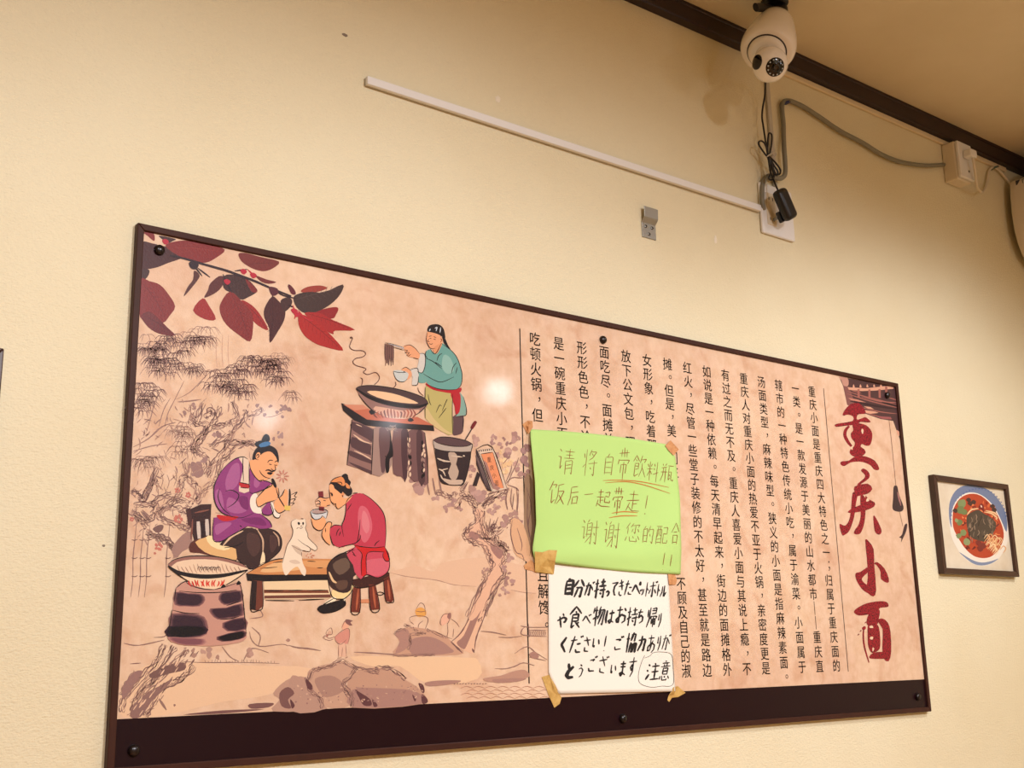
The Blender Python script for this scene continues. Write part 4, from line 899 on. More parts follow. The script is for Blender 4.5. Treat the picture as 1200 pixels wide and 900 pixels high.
dn.fill(VF, [(838, 320), (858, 325), (850, 345), (886, 340), (892, 322), (900, 322), (890, 348), (800, 352)], (238, 222, 190))
dn.fill(VF, [(768, 378), (778, 360), (812, 350), (850, 338), (890, 332), (898, 358), (850, 386), (795, 396)], (30, 24, 26))
dn.lines(VF, [[(812, 182), (830, 150), (868, 120), (905, 108)], [(812, 182), (818, 245), (838, 318), (880, 328), (900, 322), (928, 290), (935, 225)], [(768, 380), (800, 352), (845, 325)], [(896, 330), (898, 358), (850, 386), (795, 396)]], 0.8, BK)
# her robe
RO = (190, 58, 78); ROL = (208, 98, 112)
dn.fill(VF, [(905, 118), (945, 84), (1085, 86), (1105, 150), (1098, 200), (1052, 228), (1000, 214), (972, 236), (942, 200), (935, 168)], (198, 72, 90), sm=2)
dn.fill(VF, [(990, 150), (1095, 140), (1096, 195), (1050, 220), (1005, 205)], ROL)
dn.fill(VE, [(640, 370), (660, 335), (700, 298), (765, 284), (830, 308), (900, 368), (950, 430), (986, 520), (992, 640), (985, 757), (960, 762), (880, 752), (800, 752), (730, 742), (680, 735), (620, 757), (570, 757), (520, 722), (498, 640), (505, 590), (540, 565), (605, 570), (625, 510), (640, 440)], RO, sm=2)
dn.fill(VE, [(765, 400), (830, 425), (872, 560), (850, 670), (800, 720), (760, 640), (745, 500)], ROL); dn.fill(VE, [(790, 440), (830, 480), (850, 580), (820, 640), (780, 560)], (216, 122, 130))
dn.fill(VE, [(455, 580), (480, 540), (520, 548), (522, 570), (500, 590), (498, 660), (505, 740), (462, 712), (430, 660), (436, 610)], SK2)
dn.fill(VE, [(335, 510), (368, 512), (440, 498), (466, 540), (440, 598), (400, 612), (355, 580)], SK2)
dn.fill(VE, [(375, 350), (410, 320), (460, 328), (500, 325), (502, 385), (450, 406), (400, 402)], SK2)
dn.fill(VE, [(372, 345), (400, 330), (420, 352), (415, 390), (385, 400)], (224, 176, 142))
dn.fill(VE, [(330, 448), (360, 428), (440, 425), (475, 440), (480, 462), (465, 502), (432, 482), (415, 507), (370, 517), (342, 490)], (206, 206, 204))
dn.fill(VE, [(338, 448), (370, 432), (440, 430), (472, 446), (430, 462), (370, 462)], (178, 150, 140))
dn.fill(VE, [(398, 270), (440, 266), (444, 318), (402, 320)], (120, 40, 46), sm=1); dn.fill(VE, [(404, 400), (450, 405), (448, 442), (404, 438)], (120, 40, 46), sm=1)
dn.fill(VE, [(500, 205), (530, 212), (548, 245), (602, 285), (612, 320), (642, 330), (695, 312), (640, 376), (575, 423), (545, 396), (520, 370), (506, 350), (499, 300), (494, 250)], SK2, sm=2)
dn.fill(VE, [(600, 138), (630, 113), (656, 124), (664, 160), (683, 187), (672, 216), (640, 196), (620, 172)], (34, 26, 28)); dn.fill(VE, [(493, 212), (510, 184), (548, 184), (590, 210), (628, 214), (645, 200), (678, 225), (697, 256), (692, 292), (665, 310), (640, 296), (612, 268), (602, 292), (570, 266), (540, 242), (530, 214), (508, 204)], (34, 26, 28), sm=2)
dn.fill(VE, [(503, 186), (540, 155), (598, 136), (628, 170), (632, 216), (600, 216), (560, 188)], (224, 142, 84), sm=2); dn.fill(VE, [(640, 194), (666, 214), (678, 242), (645, 236)], (224, 142, 84))
dn.fill(VE, [(600, 290), (616, 278), (626, 295), (612, 322), (602, 312)], (222, 146, 98))
dn.lines(VE, [[(494, 250), (499, 300), (504, 345), (522, 370), (545, 378)], [(520, 372), (535, 384), (552, 378), (550, 392), (575, 422), (640, 376)], [(502, 290), (520, 292), (525, 305)], [(500, 280), (522, 285)], [(505, 186), (540, 155), (598, 136)], [(560, 188), (598, 190), (606, 212)], [(608, 300), (615, 320)],
            [(640, 370), (660, 335), (700, 298)], [(785, 285), (850, 325), (920, 390), (965, 450), (986, 520), (992, 640), (985, 757)], [(498, 640), (520, 722), (540, 748)], [(640, 370), (640, 440), (625, 515), (605, 572), (620, 668)], [(505, 590), (540, 565), (605, 570)], [(765, 515), (760, 590), (750, 660), (730, 720), (620, 750), (575, 766)], [(690, 375), (650, 440)], [(770, 650), (762, 690), (735, 720)],
            [(555, 660), (565, 620), (585, 595)], [(580, 660), (595, 620)], [(935, 700), (905, 725), (890, 752)], [(700, 285), (745, 282)], [(455, 580), (480, 540), (515, 545), (505, 590)], [(436, 612), (430, 660), (462, 712), (500, 742)], [(460, 590), (462, 630)], [(335, 510), (355, 580), (400, 612), (440, 598), (466, 545)], [(375, 350), (410, 320), (460, 330), (498, 322)], [(372, 360), (400, 350), (415, 372), (385, 380)], [(378, 385), (410, 378), (412, 398)], [(440, 345), (465, 352)], [(470, 395), (502, 388)],
            [(330, 448), (360, 428), (440, 425), (476, 440), (478, 465), (466, 505)], [(330, 448), (342, 490), (370, 517), (415, 507), (432, 480)], [(338, 455), (372, 466), (430, 462), (472, 450)]], 0.68, BK)
dn.fill(VE, [(510, 295), (525, 290), (522, 312), (515, 312)], BK)
dn.fill(VE, [(718, 742), (735, 740), (790, 755), (900, 762), (978, 752), (980, 800), (880, 795), (835, 806), (818, 850), (822, 910), (818, 1000), (775, 1010), (775, 900), (782, 820), (740, 772)], (200, 32, 36), sm=2)
dn.fill(VE, [(975, 757), (1005, 800), (1024, 872), (992, 882), (966, 842), (975, 800)], (200, 32, 36), sm=2)
dn.lines(VE, [[(718, 742), (790, 757), (900, 764), (978, 754)], [(740, 772), (782, 820), (775, 900), (778, 1005)], [(835, 806), (880, 797), (980, 802)], [(835, 806), (818, 850), (822, 1000)], [(978, 754), (1005, 800), (1024, 872), (992, 882), (966, 842), (970, 800)], [(550, 850), (640, 800), (720, 780)], [(690, 790), (720, 830)], [(700, 820), (730, 840)]], 0.65, BK)
dn.lines(VF, [[(1085, 86), (1106, 150), (1098, 200), (1052, 228), (1000, 214), (972, 236), (950, 222)], [(905, 118), (945, 84)]], 0.7, BK)
# red lotus by the cat's paws
for i in range(6): dn.line(VE, [(320 + 18 * math.cos(i), 830 + 12 * math.sin(i)), (330 + 40 * math.cos(i), 832 + 24 * math.sin(i))], 0.7, (204, 130, 104))
dn.to('printed_brick_stove')
# stove with wok
ST = (196, 146, 128)
dn.fill(VF, [(105, 276), (150, 245), (200, 264), (300, 276), (398, 248), (414, 290), (434, 480), (432, 512), (400, 532), (280, 548), (180, 545), (110, 534), (66, 512), (86, 400)], ST, sm=2)
def soft(pts, c1, c2):
    cx = sum(p[0] for p in pts) / len(pts); cy = sum(p[1] for p in pts) / len(pts)
    for k, c in ((1.0, c1), (0.93, tuple((a * 2 + b) // 3 for a, b in zip(c1, c2))), (0.86, tuple((a + 2 * b) // 3 for a, b in zip(c1, c2))), (0.78, c2)):
        dn.fill(VF, [(cx + (x - cx) * k, cy + (y - cy) * k) for x, y in pts], c, sm=2)
for pts in ([(98, 295), (160, 300), (225, 305), (242, 332), (215, 362), (150, 362), (98, 355)], [(315, 300), (360, 292), (414, 288), (418, 335), (370, 350), (330, 356), (304, 330)], [(84, 395), (210, 400), (250, 430), (250, 492), (180, 512), (68, 508), (72, 450)], [(265, 372), (340, 368), (416, 348), (422, 405), (350, 418), (300, 424), (268, 398)], [(322, 440), (427, 412), (434, 470), (345, 480)]):
    soft(pts, (140, 96, 92), (54, 32, 44))
soft([(70, 455), (240, 455), (246, 490), (180, 505), (66, 505)], (54, 32, 44), (16, 10, 16)); soft([(295, 505), (420, 475), (434, 500), (400, 518), (320, 528)], (120, 80, 80), (20, 12, 18))
soft([(66, 506), (150, 510), (240, 515), (236, 542), (150, 545), (90, 530)], (180, 128, 118), (126, 78, 84))
dn.lines(VF, [[(105, 276), (150, 245), (200, 262)], [(398, 250), (414, 290), (428, 420), (434, 490)], [(105, 276), (96, 340)], [(86, 380), (74, 460), (62, 500)], [(120, 290), (210, 298), (320, 296), (390, 285)], [(88, 380), (150, 394), (215, 396)], [(310, 424), (360, 420), (400, 410)], [(340, 360), (412, 336)], [(150, 245), (170, 262), (230, 280), (300, 280), (400, 250)]], 0.8, BK)
dn.fill(VF, [(68, 168), (120, 205), (220, 222), (330, 216), (442, 190), (400, 225), (340, 258), (285, 282), (200, 268), (130, 220)], (236, 206, 170), sm=2)
dn.fill(VF, [(68, 165), (100, 142), (180, 126), (300, 130), (400, 155), (444, 184), (400, 208), (320, 222), (220, 220), (120, 200)], (232, 202, 170), sm=2)
dn.fill(VF, [(68, 165), (100, 142), (180, 126), (300, 130), (400, 155), (444, 184), (390, 168), (300, 145), (180, 142), (110, 155), (84, 175)], (150, 104, 92), sm=2)
for i in range(16):
    x = 110 + i * 19; dn.line(VF, [(x, 170 + 8 * math.sin(i)), (x + 8, 190), (x + 18, 205 - 3 * math.cos(i))], 0.8, rs.choice([(170, 132, 112), (190, 150, 124)]))
for i in range(10):
    x = 205 + i * 10; dn.line(VF, [(x, 195), (x + 4, 178 + (i % 3) * 3), (x + 16, 180), (x + 20, 198)], 0.5, (70, 56, 54))
dn.line(VF, [(68, 172), (120, 205), (220, 222), (330, 217), (442, 192)], 3.4, (28, 20, 22), taper=0.3)
dn.lines(VF, [[(68, 165), (100, 142), (180, 126), (300, 130), (400, 155), (444, 184)], [(70, 180), (120, 218), (170, 248)], [(442, 192), (400, 225), (340, 262)]], 0.8, BK)
for i in range(13): dn.line(VF, [(165 + i * 14, 240 + 4 * math.sin(i * 2)), (172 + i * 13 + rs.uniform(-8, 8), 255), (178 + i * 12, 270)], 1.2, rs.choice([(190, 40, 34), (210, 60, 44)]), taper=0.2)
dn.fill(VF, [(315, 275), (328, 258), (338, 272)], BK); dn.fill(VF, [(388, 262), (398, 242), (410, 256)], BK)
dn.build_all(poster, {'printed_chair': 'printed dark wooden chair', 'printed_man': 'printed man in a purple robe smoking a pipe', 'printed_table': 'printed low orange wooden table', 'printed_cat': 'printed white cat standing on the table',
    'printed_stool': 'printed brown wooden stool', 'printed_woman': 'printed woman in a red robe eating from a bowl', 'printed_brick_stove': 'printed round stove with a steaming wok'})

# ================================================================ the two handwritten notes
M_green = mat('green_paper', (184, 220, 128), rough=0.75, spec=0.2, bump=(120, 0.05))
M_white = mat('white_paper', (238, 232, 218), rough=0.75, spec=0.2, bump=(120, 0.05))
M_tape = mat('masking_tape', (208, 152, 100), rough=0.6, spec=0.3, bump=(300, 0.25), var=(90, (190, 130, 82), 0.4, 0.65))
M_tape2 = mat('yellowed_tape', (208, 170, 98), rough=0.55, spec=0.3, bump=(300, 0.25), var=(90, (190, 148, 78), 0.4, 0.65))
def interp(tab, t):
    for (a, x), (b, y) in zip(tab, tab[1:]):
        if t <= b: return x + (y - x) * (t - a) / (b - a)
    return tab[-1][1]
def bump1(x, c, w): return math.exp(-((x - c) / w) ** 2)
def green_lift(px, py):
    v = (py - 505) / 150.0; xl = 622 + 4 * math.sin(max(0, min(1, v)) * math.pi)
    u = (px - xl) / 170.0
    l = 0.0015 + 0.016 * max(0, math.sin(max(0.0, min(1.0, v * 0.93 + 0.02)) * math.pi)) * math.exp(-max(0, u) / 0.10)
    l += 0.010 * math.exp(-((v - 0.97) / 0.10) ** 2) * max(0, min(1, u * 3)) * max(0, 1 - u * 0.75)
    l += 0.007 * math.exp(-((v - 0.78) / 0.2) ** 2) * math.exp(-((u - 1.0) / 0.12) ** 2)
    l += 0.0012 * math.sin(px * 0.05 + py * 0.03)
    return l + 0.0012
def white_lift(px, py):
    v = (py - 668) / 145.0; u = (px - 643) / 148.0
    return 0.0012 + 0.003 * math.sin(max(0, min(1, v)) * math.pi) * (0.4 + 0.6 * u) + 0.006 * max(0, v - 0.8) * 3 * (0.3 + u)
GR = lambda px, py, l: P(px, py, YPRINT - green_lift(px, py) - l)
WH = lambda px, py, l: P(px, py, YPRINT - white_lift(px, py) - l)
def sheet(name, top, bottom, left, right, surf, m, nu=44, nv=40, thick=0.0003):
    """top/bottom: x -> y tables; left/right: fraction -> (x, y) tables"""
    g = G(); vs = []
    for j in range(nv + 1):
        v = j / nv
        xl, yl = interp([(t, p[0]) for t, p in left], v), interp([(t, p[1]) for t, p in left], v)
        xr, yr = interp([(t, p[0]) for t, p in right], v), interp([(t, p[1]) for t, p in right], v)
        for i in range(nu + 1):
            u = i / nu
            x = xl + (xr - xl) * u; y = yl + (yr - yl) * u
            y += top(u) * (1 - v) + bottom(u) * v
            vs.append(surf(x, y, 0.0))
    fs = []
    for j in range(nv):
        for i in range(nu):
            a = j * (nu + 1) + i; fs.append((a, a + nu + 1, a + nu + 2, a + 1))
    g.add(vs, fs, m)
    return g
zero = lambda u: 0.0
gl = [(0, (621.5, 503)), (0.08, (622, 515)), (0.4, (627, 564)), (0.72, (628.5, 613)), (0.92, (624, 644)), (1, (627, 656))]
gr = [(0, (786, 521.5)), (0.1, (791.5, 536)), (0.42, (797, 585)), (0.8, (798.5, 645)), (1, (797.5, 673))]
cx_ = P(708, 590, YPRINT)
green = thing('green_note', 'bright green paper note with brown handwriting, taped above the white note', 'note', (cx_.x, YPRINT, cx_.z))
g = sheet('sheet', lambda u: -3.0 * math.sin(math.pi * u), lambda u: 3 * math.sin(math.pi * u), gl, gr, GR, M_green)
o = g.build('paper_sheet', green, smooth=True)
so = o.modifiers.new('thickness', 'SOLIDIFY'); so.thickness = 0.0003; so.offset = -1
lab(o, 'green paper sheet lifting at its left edge')
wl = [(0, (642.5, 655)), (0.2, (642.7, 680)), (0.85, (643.0, 788)), (0.93, (648, 800)), (1, (655, 813))]
wr = [(0, (781, 655)), (0.2, (783.5, 682)), (0.85, (789.5, 784)), (1, (791.5, 810))]
cx_ = P(716, 740, YPRINT)
white = thing('white_note', 'white paper note with bold black Japanese handwriting, taped below the green note', 'note', (cx_.x, YPRINT, cx_.z))
g = sheet('sheet', zero, zero, wl, wr, WH, M_white)
o = g.build('paper_sheet', white, smooth=True)
so = o.modifiers.new('thickness', 'SOLIDIFY'); so.thickness = 0.0003; so.offset = -1
H = {
'请': '12,5 20,15;5,35 20,35 18,80 30,68;40,15 90,12;45,28 85,26;38,40 95,38;65,3 65,40;48,50 46,98;48,50 85,48 85,95 78,90;50,64 82,62;50,76 82,75',
'将': '10,20 18,35;5,70 22,58;25,5 24,98;55,5 42,28;55,12 82,10 65,30 45,42;58,18 64,26;40,55 98,50;76,42 76,95 66,88;52,65 60,75',
'自': '50,2 38,18;22,20 20,98;22,20 80,18 80,98 72,94;24,42 76,40;24,65 76,63;22,92 78,90',
'带': '10,18 92,14;30,5 30,28;52,2 52,28;72,5 72,28;12,38 8,50;12,38 90,35 84,48;30,52 28,75;30,52 72,50 72,75 64,72;52,42 52,100',
'飲': '28,2 5,30;28,5 48,28;22,22 32,28;18,38 16,92 45,82;18,38 42,36 42,62;20,50 40,48;20,62 40,61;68,5 55,35;64,20 95,18 88,35;72,35 70,60 50,95;72,55 98,95',
'料': '8,15 16,30;42,12 34,30;4,42 48,38;26,5 26,95;24,45 5,72;28,48 45,65;60,15 68,25;58,35 66,45;52,65 98,55;84,3 84,100',
'瓶': '12,10 20,22;42,8 34,22;8,30 48,26;4,52 52,48;20,28 18,60 5,95;38,26 38,98;55,20 98,18;64,22 62,85 78,76;64,48 84,46 84,85 98,90 98,80;68,60 74,68',
'饭': '25,3 5,40;22,18 45,15 38,30;22,38 22,90 40,78;88,10 55,18;58,18 56,60 42,95;58,42 88,40 72,70 50,95;60,55 95,95',
'后': '80,5 25,15;25,15 24,60 5,98;27,38 92,34;40,58 40,92;40,58 85,56 84,90;42,88 84,86',
'一': '2,55 98,45', '起': '12,22 48,18;30,5 30,45;5,48 55,44;32,46 32,82;34,62 50,60;16,60 5,95;12,80 40,92 98,92;60,20 90,18 88,42;62,42 88,42;62,42 60,72 92,72 94,62',
'走': '22,22 80,18;50,3 50,45;8,48 92,44;50,46 50,88;52,66 80,62;28,58 8,95;18,75 45,92 98,95', '！': '55,5 45,70;42,92 46,97',
'谢': '8,10 15,18;3,38 17,36 16,80 26,70;42,5 34,18;34,20 32,70;34,20 58,18 58,95 50,90;36,34 56,33;36,47 56,46;28,64 62,60;58,62 28,95;64,35 98,32;86,8 86,95 76,88;70,52 76,65',
'您': '25,5 8,35;18,25 18,60;48,5 36,28;42,16 88,14 80,26;62,18 62,55 54,50;48,32 40,48;74,30 84,46;12,72 6,90;28,70 32,92 70,92 72,80;48,66 54,78;80,66 90,82',
'的': '25,3 15,20;8,24 8,92;8,24 42,22 42,90;10,55 40,53;10,88 42,86;66,3 52,38;62,22 94,20 90,92 76,84;62,45 70,60',
'配': '5,12 52,10;10,28 10,96;10,28 48,26 48,94;22,12 20,50 14,60;36,12 36,52 46,54;12,72 46,70;12,90 48,88;62,15 92,13 90,45;62,46 90,44;62,46 62,90 94,88 96,74',
'合': '50,2 5,48;50,5 95,45;30,45 70,43;25,60 25,97;25,60 75,58 74,96;27,92 74,90',
'分': '40,5 8,45;60,3 95,42;28,48 75,46 68,95 56,88;48,48 20,97', 'が': '15,30 60,26 55,90 42,84;38,5 12,92;72,30 88,58;80,5 86,16;92,2 98,12',
'持': '5,28 38,25;24,3 24,95 14,88;5,66 40,52;50,20 90,18;68,3 68,40;42,42 98,38;45,60 98,56;82,44 82,96 70,90;54,70 62,82',
'っ': '15,62 55,52 82,62 72,85 45,95', 'て': '8,18 92,12 50,40 42,68 60,92 80,95', 'き': '20,25 80,18;15,45 85,38;42,3 72,65;30,72 32,88 55,96 75,92',
'た': '8,28 58,24;36,5 10,95;55,50 90,46;52,75 60,90 95,90', 'ペ': '3,65 35,25 97,80;78,15 88,12 90,24 80,26 78,15', 'ッ': '15,45 22,62;45,40 50,58;85,42 70,78 45,95',
'ト': '40,5 40,95;42,40 80,60', 'ボ': '10,32 85,28;48,5 48,95 38,88;25,52 8,80;68,50 88,78;78,3 84,14;92,0 98,11', 'ル': '32,15 30,60 8,95;60,8 60,92 95,60',
'や': '5,50 60,28 90,40 78,62 60,62;50,5 62,22;25,22 50,98', '食': '50,2 5,38;50,5 95,35;50,22 52,32;28,40 72,38 72,66;30,52 70,51;30,66 72,64;28,40 28,95 50,84;50,68 92,96;82,70 66,80',
'べ': '3,65 35,25 97,80;70,15 78,28;84,10 92,22', '物': '15,10 5,38;12,26 42,22;28,3 28,97;5,66 44,52;60,5 46,40;56,22 96,20 88,92 76,86;70,22 44,66;84,22 54,90',
'は': '12,8 8,60 16,92;38,28 95,24;68,5 68,80 50,92 40,80 55,72 95,90', 'お': '10,28 58,24;32,5 32,85 15,90 12,75 50,50 85,58 85,82 62,92;72,14 90,30', 'ち': '8,25 80,20;42,3 22,60 55,45 85,58 80,82 42,97',
'帰': '10,15 10,50;30,3 28,60 8,97;48,8 88,6 87,34;50,20 87,19;48,34 88,33;42,46 40,58;42,46 97,44 94,55;52,60 52,84;52,60 86,58 86,84 78,82;68,48 68,98', 'り': '25,10 22,50 32,42;72,5 74,55 45,97',
'く': '72,5 15,50 75,95', 'だ': '8,28 58,24;36,5 10,95;55,50 90,46;52,75 60,90 95,90;82,5 88,16;94,2 100,12', 'さ': '12,28 88,22;40,3 72,58;28,68 32,88 75,94', 'い': '15,15 18,75 30,80 36,65;75,22 88,62',
'ご': '25,28 72,24 58,36;22,70 32,90 82,88;78,5 84,16;92,2 98,12', '協': '3,35 32,32;18,3 18,97;48,14 85,10 80,42 72,40;66,2 48,44;38,58 62,56 58,94 50,90;50,48 36,96;68,58 97,56 92,96 84,92;82,48 66,98',
'力': '10,32 85,28 78,92 62,85;48,5 45,50 12,97', 'あ': '15,24 80,20;42,5 44,82;66,36 40,85 18,88 18,70 55,48 88,60 85,82 60,97', 'と': '28,8 42,45;82,28 35,55 20,78 40,93 88,90', 'う': '35,8 62,18;18,42 55,30 78,45 65,80 38,98',
'ざ': '12,28 88,22;40,3 72,58;28,68 32,88 75,94;82,5 88,16;94,2 100,12', 'ま': '15,22 85,18;18,42 82,38;50,3 50,82 30,95 18,84 40,74 88,94', 'す': '5,25 95,20;55,3 56,50 42,66 32,52 46,40 58,52 56,72 35,98',
'注': '12,10 22,22;5,38 15,48;3,92 24,62;60,3 66,14;38,24 95,20;42,52 92,48;66,24 66,90;32,92 99,88',
'意': '50,0 50,8;20,12 82,10;35,16 40,26;65,14 58,26;8,30 94,26;30,38 30,68;30,38 72,36 72,66;32,50 70,49;30,66 72,64;14,76 8,92;28,74 32,94 68,94 70,84;48,72 54,82;80,72 90,86',
}
hr = random.Random(11)
def write(ik, vw, ch, cx, cy, wd, hg, pen, m, slant=0.0, drop=0.08, bold=None):
    for st in H[ch].split(';'):
        p = [tuple(map(float, q.split(','))) for q in st.split()]
        j = 2.2
        q = [(cx + ((x - 50) / 100) * wd + slant * (50 - y) / 100 * hg + hr.uniform(-j, j) * wd / 100,
              cy + ((y - 50) / 100) * hg + (x - 50) / 100 * wd * drop + hr.uniform(-j, j) * hg / 100) for x, y in p]
        w_ = pen * hr.uniform(0.8, 1.15)
        if bold: w_ *= bold
        sharp = []
        for k in range(len(q)):   # keep corners fairly crisp
            sharp.append(q[k])
            if k < len(q) - 1 and len(q) > 2: sharp.append(((q[k][0] * 0.55 + q[k + 1][0] * 0.45), (q[k][1] * 0.55 + q[k + 1][1] * 0.45)))
        ik.line(vw, sharp, w_, m, sm=3, taper=0.55)
M_gpen = mat('brown_pen', (142, 84, 28), rough=0.6); M_gpen2 = mat('orange_pen', (196, 104, 24), rough=0.6)
M_bpen = mat('black_brush_pen', (22, 18, 18), rough=0.5)
VGN = view(600, 480, 4.5); VWN = view(610, 640, 4.5)
gw = Ink(surf=GR, base=0.0004, step=1e-6)
for ch, cx, cy, wd, hg in (('请', 286, 272, 96, 140), ('将', 412, 280, 84, 148), ('自', 510, 288, 62, 112), ('带', 588, 288, 66, 175), ('飲', 672, 300, 70, 125), ('料', 742, 325, 62, 110), ('瓶', 818, 330, 68, 110)):
    write(gw, VGN, ch, cx, cy, wd, hg, 0.78, M_gpen, slant=0.10)
for ch, cx, cy, wd, hg in (('饭', 238, 440, 90, 128), ('后', 326, 452, 60, 112), ('一', 404, 446, 48, 60), ('起', 482, 466, 78, 100), ('带', 558, 480, 60, 150), ('走', 638, 482, 76, 116), ('！', 708, 500, 40, 110)):
    write(gw, VGN, ch, cx, cy, wd, hg, 0.94, M_gpen, slant=0.10)
for ch, cx, cy, wd, hg in (('谢', 412, 642, 92, 140), ('谢', 526, 656, 84, 150), ('您', 640, 648, 86, 110), ('的', 718, 660, 60, 100), ('配', 790, 660, 66, 110), ('合', 862, 652, 44, 120), ('！', 800, 800, 30, 100), ('！', 838, 806, 28, 96)):
    write(gw, VGN, ch, cx, cy, wd, hg, 0.69, M_gpen, slant=0.10)
gw.lines(VGN, [[(480, 374), (560, 372), (680, 380), (828, 410)], [(492, 386), (600, 380), (700, 398), (834, 442)]], 1.0, M_gpen2)
gw.lines(VGN, [[(526, 546), (590, 538), (664, 543)], [(512, 570), (580, 560), (662, 560)]], 1.1, M_gpen2)
lab(gw.build('handwriting', green), 'brown handwritten Chinese lines with double orange underlines')
ww = Ink(surf=WH, base=0.0004, step=1e-6)
for ch, cx, cy, wd, hg, b in (('自', 258, 212, 60, 90, 1.7), ('分', 308, 222, 62, 100, 1.3), ('が', 362, 226, 52, 80, 1), ('持', 420, 222, 64, 105, 1.25), ('っ', 460, 236, 24, 60, 1.2), ('て', 496, 222, 36, 80, 1), ('き', 530, 218, 36, 90, .9), ('た', 570, 220, 42, 86, .9),
                              ('ペ', 612, 226, 46, 90, 1), ('ッ', 642, 232, 24, 60, .8), ('ト', 668, 228, 26, 80, .8), ('ボ', 698, 226, 46, 84, .8), ('ト', 728, 232, 24, 70, .8), ('ル', 754, 236, 34, 70, .8)):
    write(ww, VWN, ch, cx, cy, wd, hg, 2.1, M_bpen, bold=b, slant=0.14, drop=-0.02)
for ch, cx, cy, wd, hg, b in (('や', 220, 392, 56, 80, 1.2), ('食', 290, 376, 70, 120, 1.15), ('べ', 350, 386, 46, 70, 1.1), ('物', 412, 368, 64, 110, 1), ('は', 472, 372, 48, 80, 1.25), ('お', 532, 362, 58, 100, 1.1), ('持', 590, 370, 60, 100, 1), ('ち', 634, 370, 36, 80, 1), ('帰', 692, 375, 52, 110, .9), ('り', 734, 390, 22, 80, .8)):
    write(ww, VWN, ch, cx, cy, wd, hg, 2.1, M_bpen, bold=b, slant=0.14, drop=-0.02)
for ch, cx, cy, wd, hg, b in (('く', 230, 520, 38, 90, 1.5), ('だ', 292, 518, 66, 100, 1.05), ('さ', 350, 518, 46, 86, .9), ('い', 398, 510, 44, 70, .9), ('！', 446, 512, 20, 90, .8), ('ご', 514, 512, 56, 80, .9), ('協', 584, 508, 56, 110, 1.2), ('力', 640, 512, 46, 90, 1.1), ('あ', 690, 512, 48, 100, .75), ('り', 730, 512, 24, 86, .8), ('が', 768, 508, 46, 90, .75)):
    write(ww, VWN, ch, cx, cy, wd, hg, 2.0, M_bpen, bold=b, slant=0.14, drop=-0.02)
for ch, cx, cy, wd, hg, b in (('と', 262, 656, 52, 90, 2.0), ('う', 318, 656, 34, 76, .8), ('ご', 376, 622, 50, 90, .9), ('ざ', 434, 626, 54, 96, .85), ('い', 490, 648, 34, 66, .9), ('ま', 540, 644, 40, 84, 1.1), ('す', 590, 638, 44, 110, 1), ('注', 698, 662, 70, 100, 1.1), ('意', 762, 658, 58, 110, .8)):
    write(ww, VWN, ch, cx, cy, wd, hg, 2.0, M_bpen, bold=b, slant=0.14, drop=-0.02)
ww.line(VWN, [(655, 576), (636, 620), (622, 680), (632, 724), (690, 744), (745, 738), (790, 738), (808, 716), (806, 650), (796, 572), (742, 558), (700, 562), (684, 578), (655, 590)], 0.45, M_bpen, taper=0.9)
lab(ww.build('handwriting', white), 'bold black Japanese brush writing with a circled corner remark')
# masking tape strips: each bends over the paper edge onto the board
def tape(px_pts, label, m, surf, g_=None):
    q = [Vector((x, y, 0)) for x, y in px_pts]
    g = G(); n = len(q); c = sum(q, Vector()) / n
    rings = [q, [c.lerp(p, 0.55) for p in q], [c]]
    f0 = [surf(p.x, p.y) for p in rings[0]]; f1 = [surf(p.x, p.y) for p in rings[1]]; f2 = surf(c.x, c.y)
    vs = f0 + f1 + [f2]; fs = []
    for i in range(n):
        j = (i + 1) % n; fs.append((i, j, n + j, n + i)); fs.append((n + i, n + j, 2 * n))
    g.add(vs, fs, m); o = fixn(g.build('masking_tape'))
    so = o.modifiers.new('thickness', 'SOLIDIFY'); so.thickness = 0.00025; so.offset = 0
    tag(o, label, 'tape', 'tape pieces holding the notes'); return o
def on(lf, keep):
    """tape surface: over the paper where keep(px,py), else on the board; always a little proud"""
    return lambda px, py: P(px, py, YPRINT - 0.0009 - (lf(px, py) + 0.0005 if keep(px, py) else 0.0))
def vq(vw, pts): return [vw(*p) for p in pts]
tape(vq(VGN, [(55, 78), (82, 58), (108, 60), (110, 92), (88, 128), (72, 112)]), 'tan tape square on the top left corner of the green note', M_tape, on(green_lift, lambda x, y: x > 619))
tape(vq(VGN, [(808, 190), (836, 162), (880, 210), (852, 242), (826, 216)]), 'tan tape strip on the top right corner of the green note', M_tape, on(green_lift, lambda x, y: x < 790))
tape(vq(VGN, [(62, 822), (100, 792), (122, 812), (130, 862), (106, 850), (68, 842)]), 'small crumpled tan tape beside the lower left corner of the green note', M_tape, on(green_lift, lambda x, y: False))
tape(vq(VGN, [(120, 748), (160, 752), (196, 740), (238, 742), (228, 800), (220, 868), (122, 856)]), 'wide yellowed tape joining the green and white notes at their left corner', M_tape2, lambda px, py: P(px, py, YPRINT - max(green_lift(px, py) if py < 664 else 0.0, white_lift(px, py)) - 0.0014))
tape(vq(VGN, [(822, 866), (856, 862), (870, 900), (862, 924), (828, 922)]), 'short tan tape at the top right corner of the white note', M_tape, on(white_lift, lambda x, y: x < 788))
tape(vq(VWN, [(112, 690), (150, 678), (182, 730), (216, 800), (206, 832), (178, 852), (150, 790)]), 'long yellowed tape over the cut lower left corner of the white note', M_tape2, on(white_lift, lambda x, y: x > 648 and y < 812))
tape(vq(VWN, [(780, 790), (806, 744), (830, 738), (870, 774), (830, 796), (790, 800), (784, 822), (774, 812)]), 'crumpled yellowed tape at the lower right corner of the white note', M_tape2, on(white_lift, lambda x, y: x < 790 and y < 812))

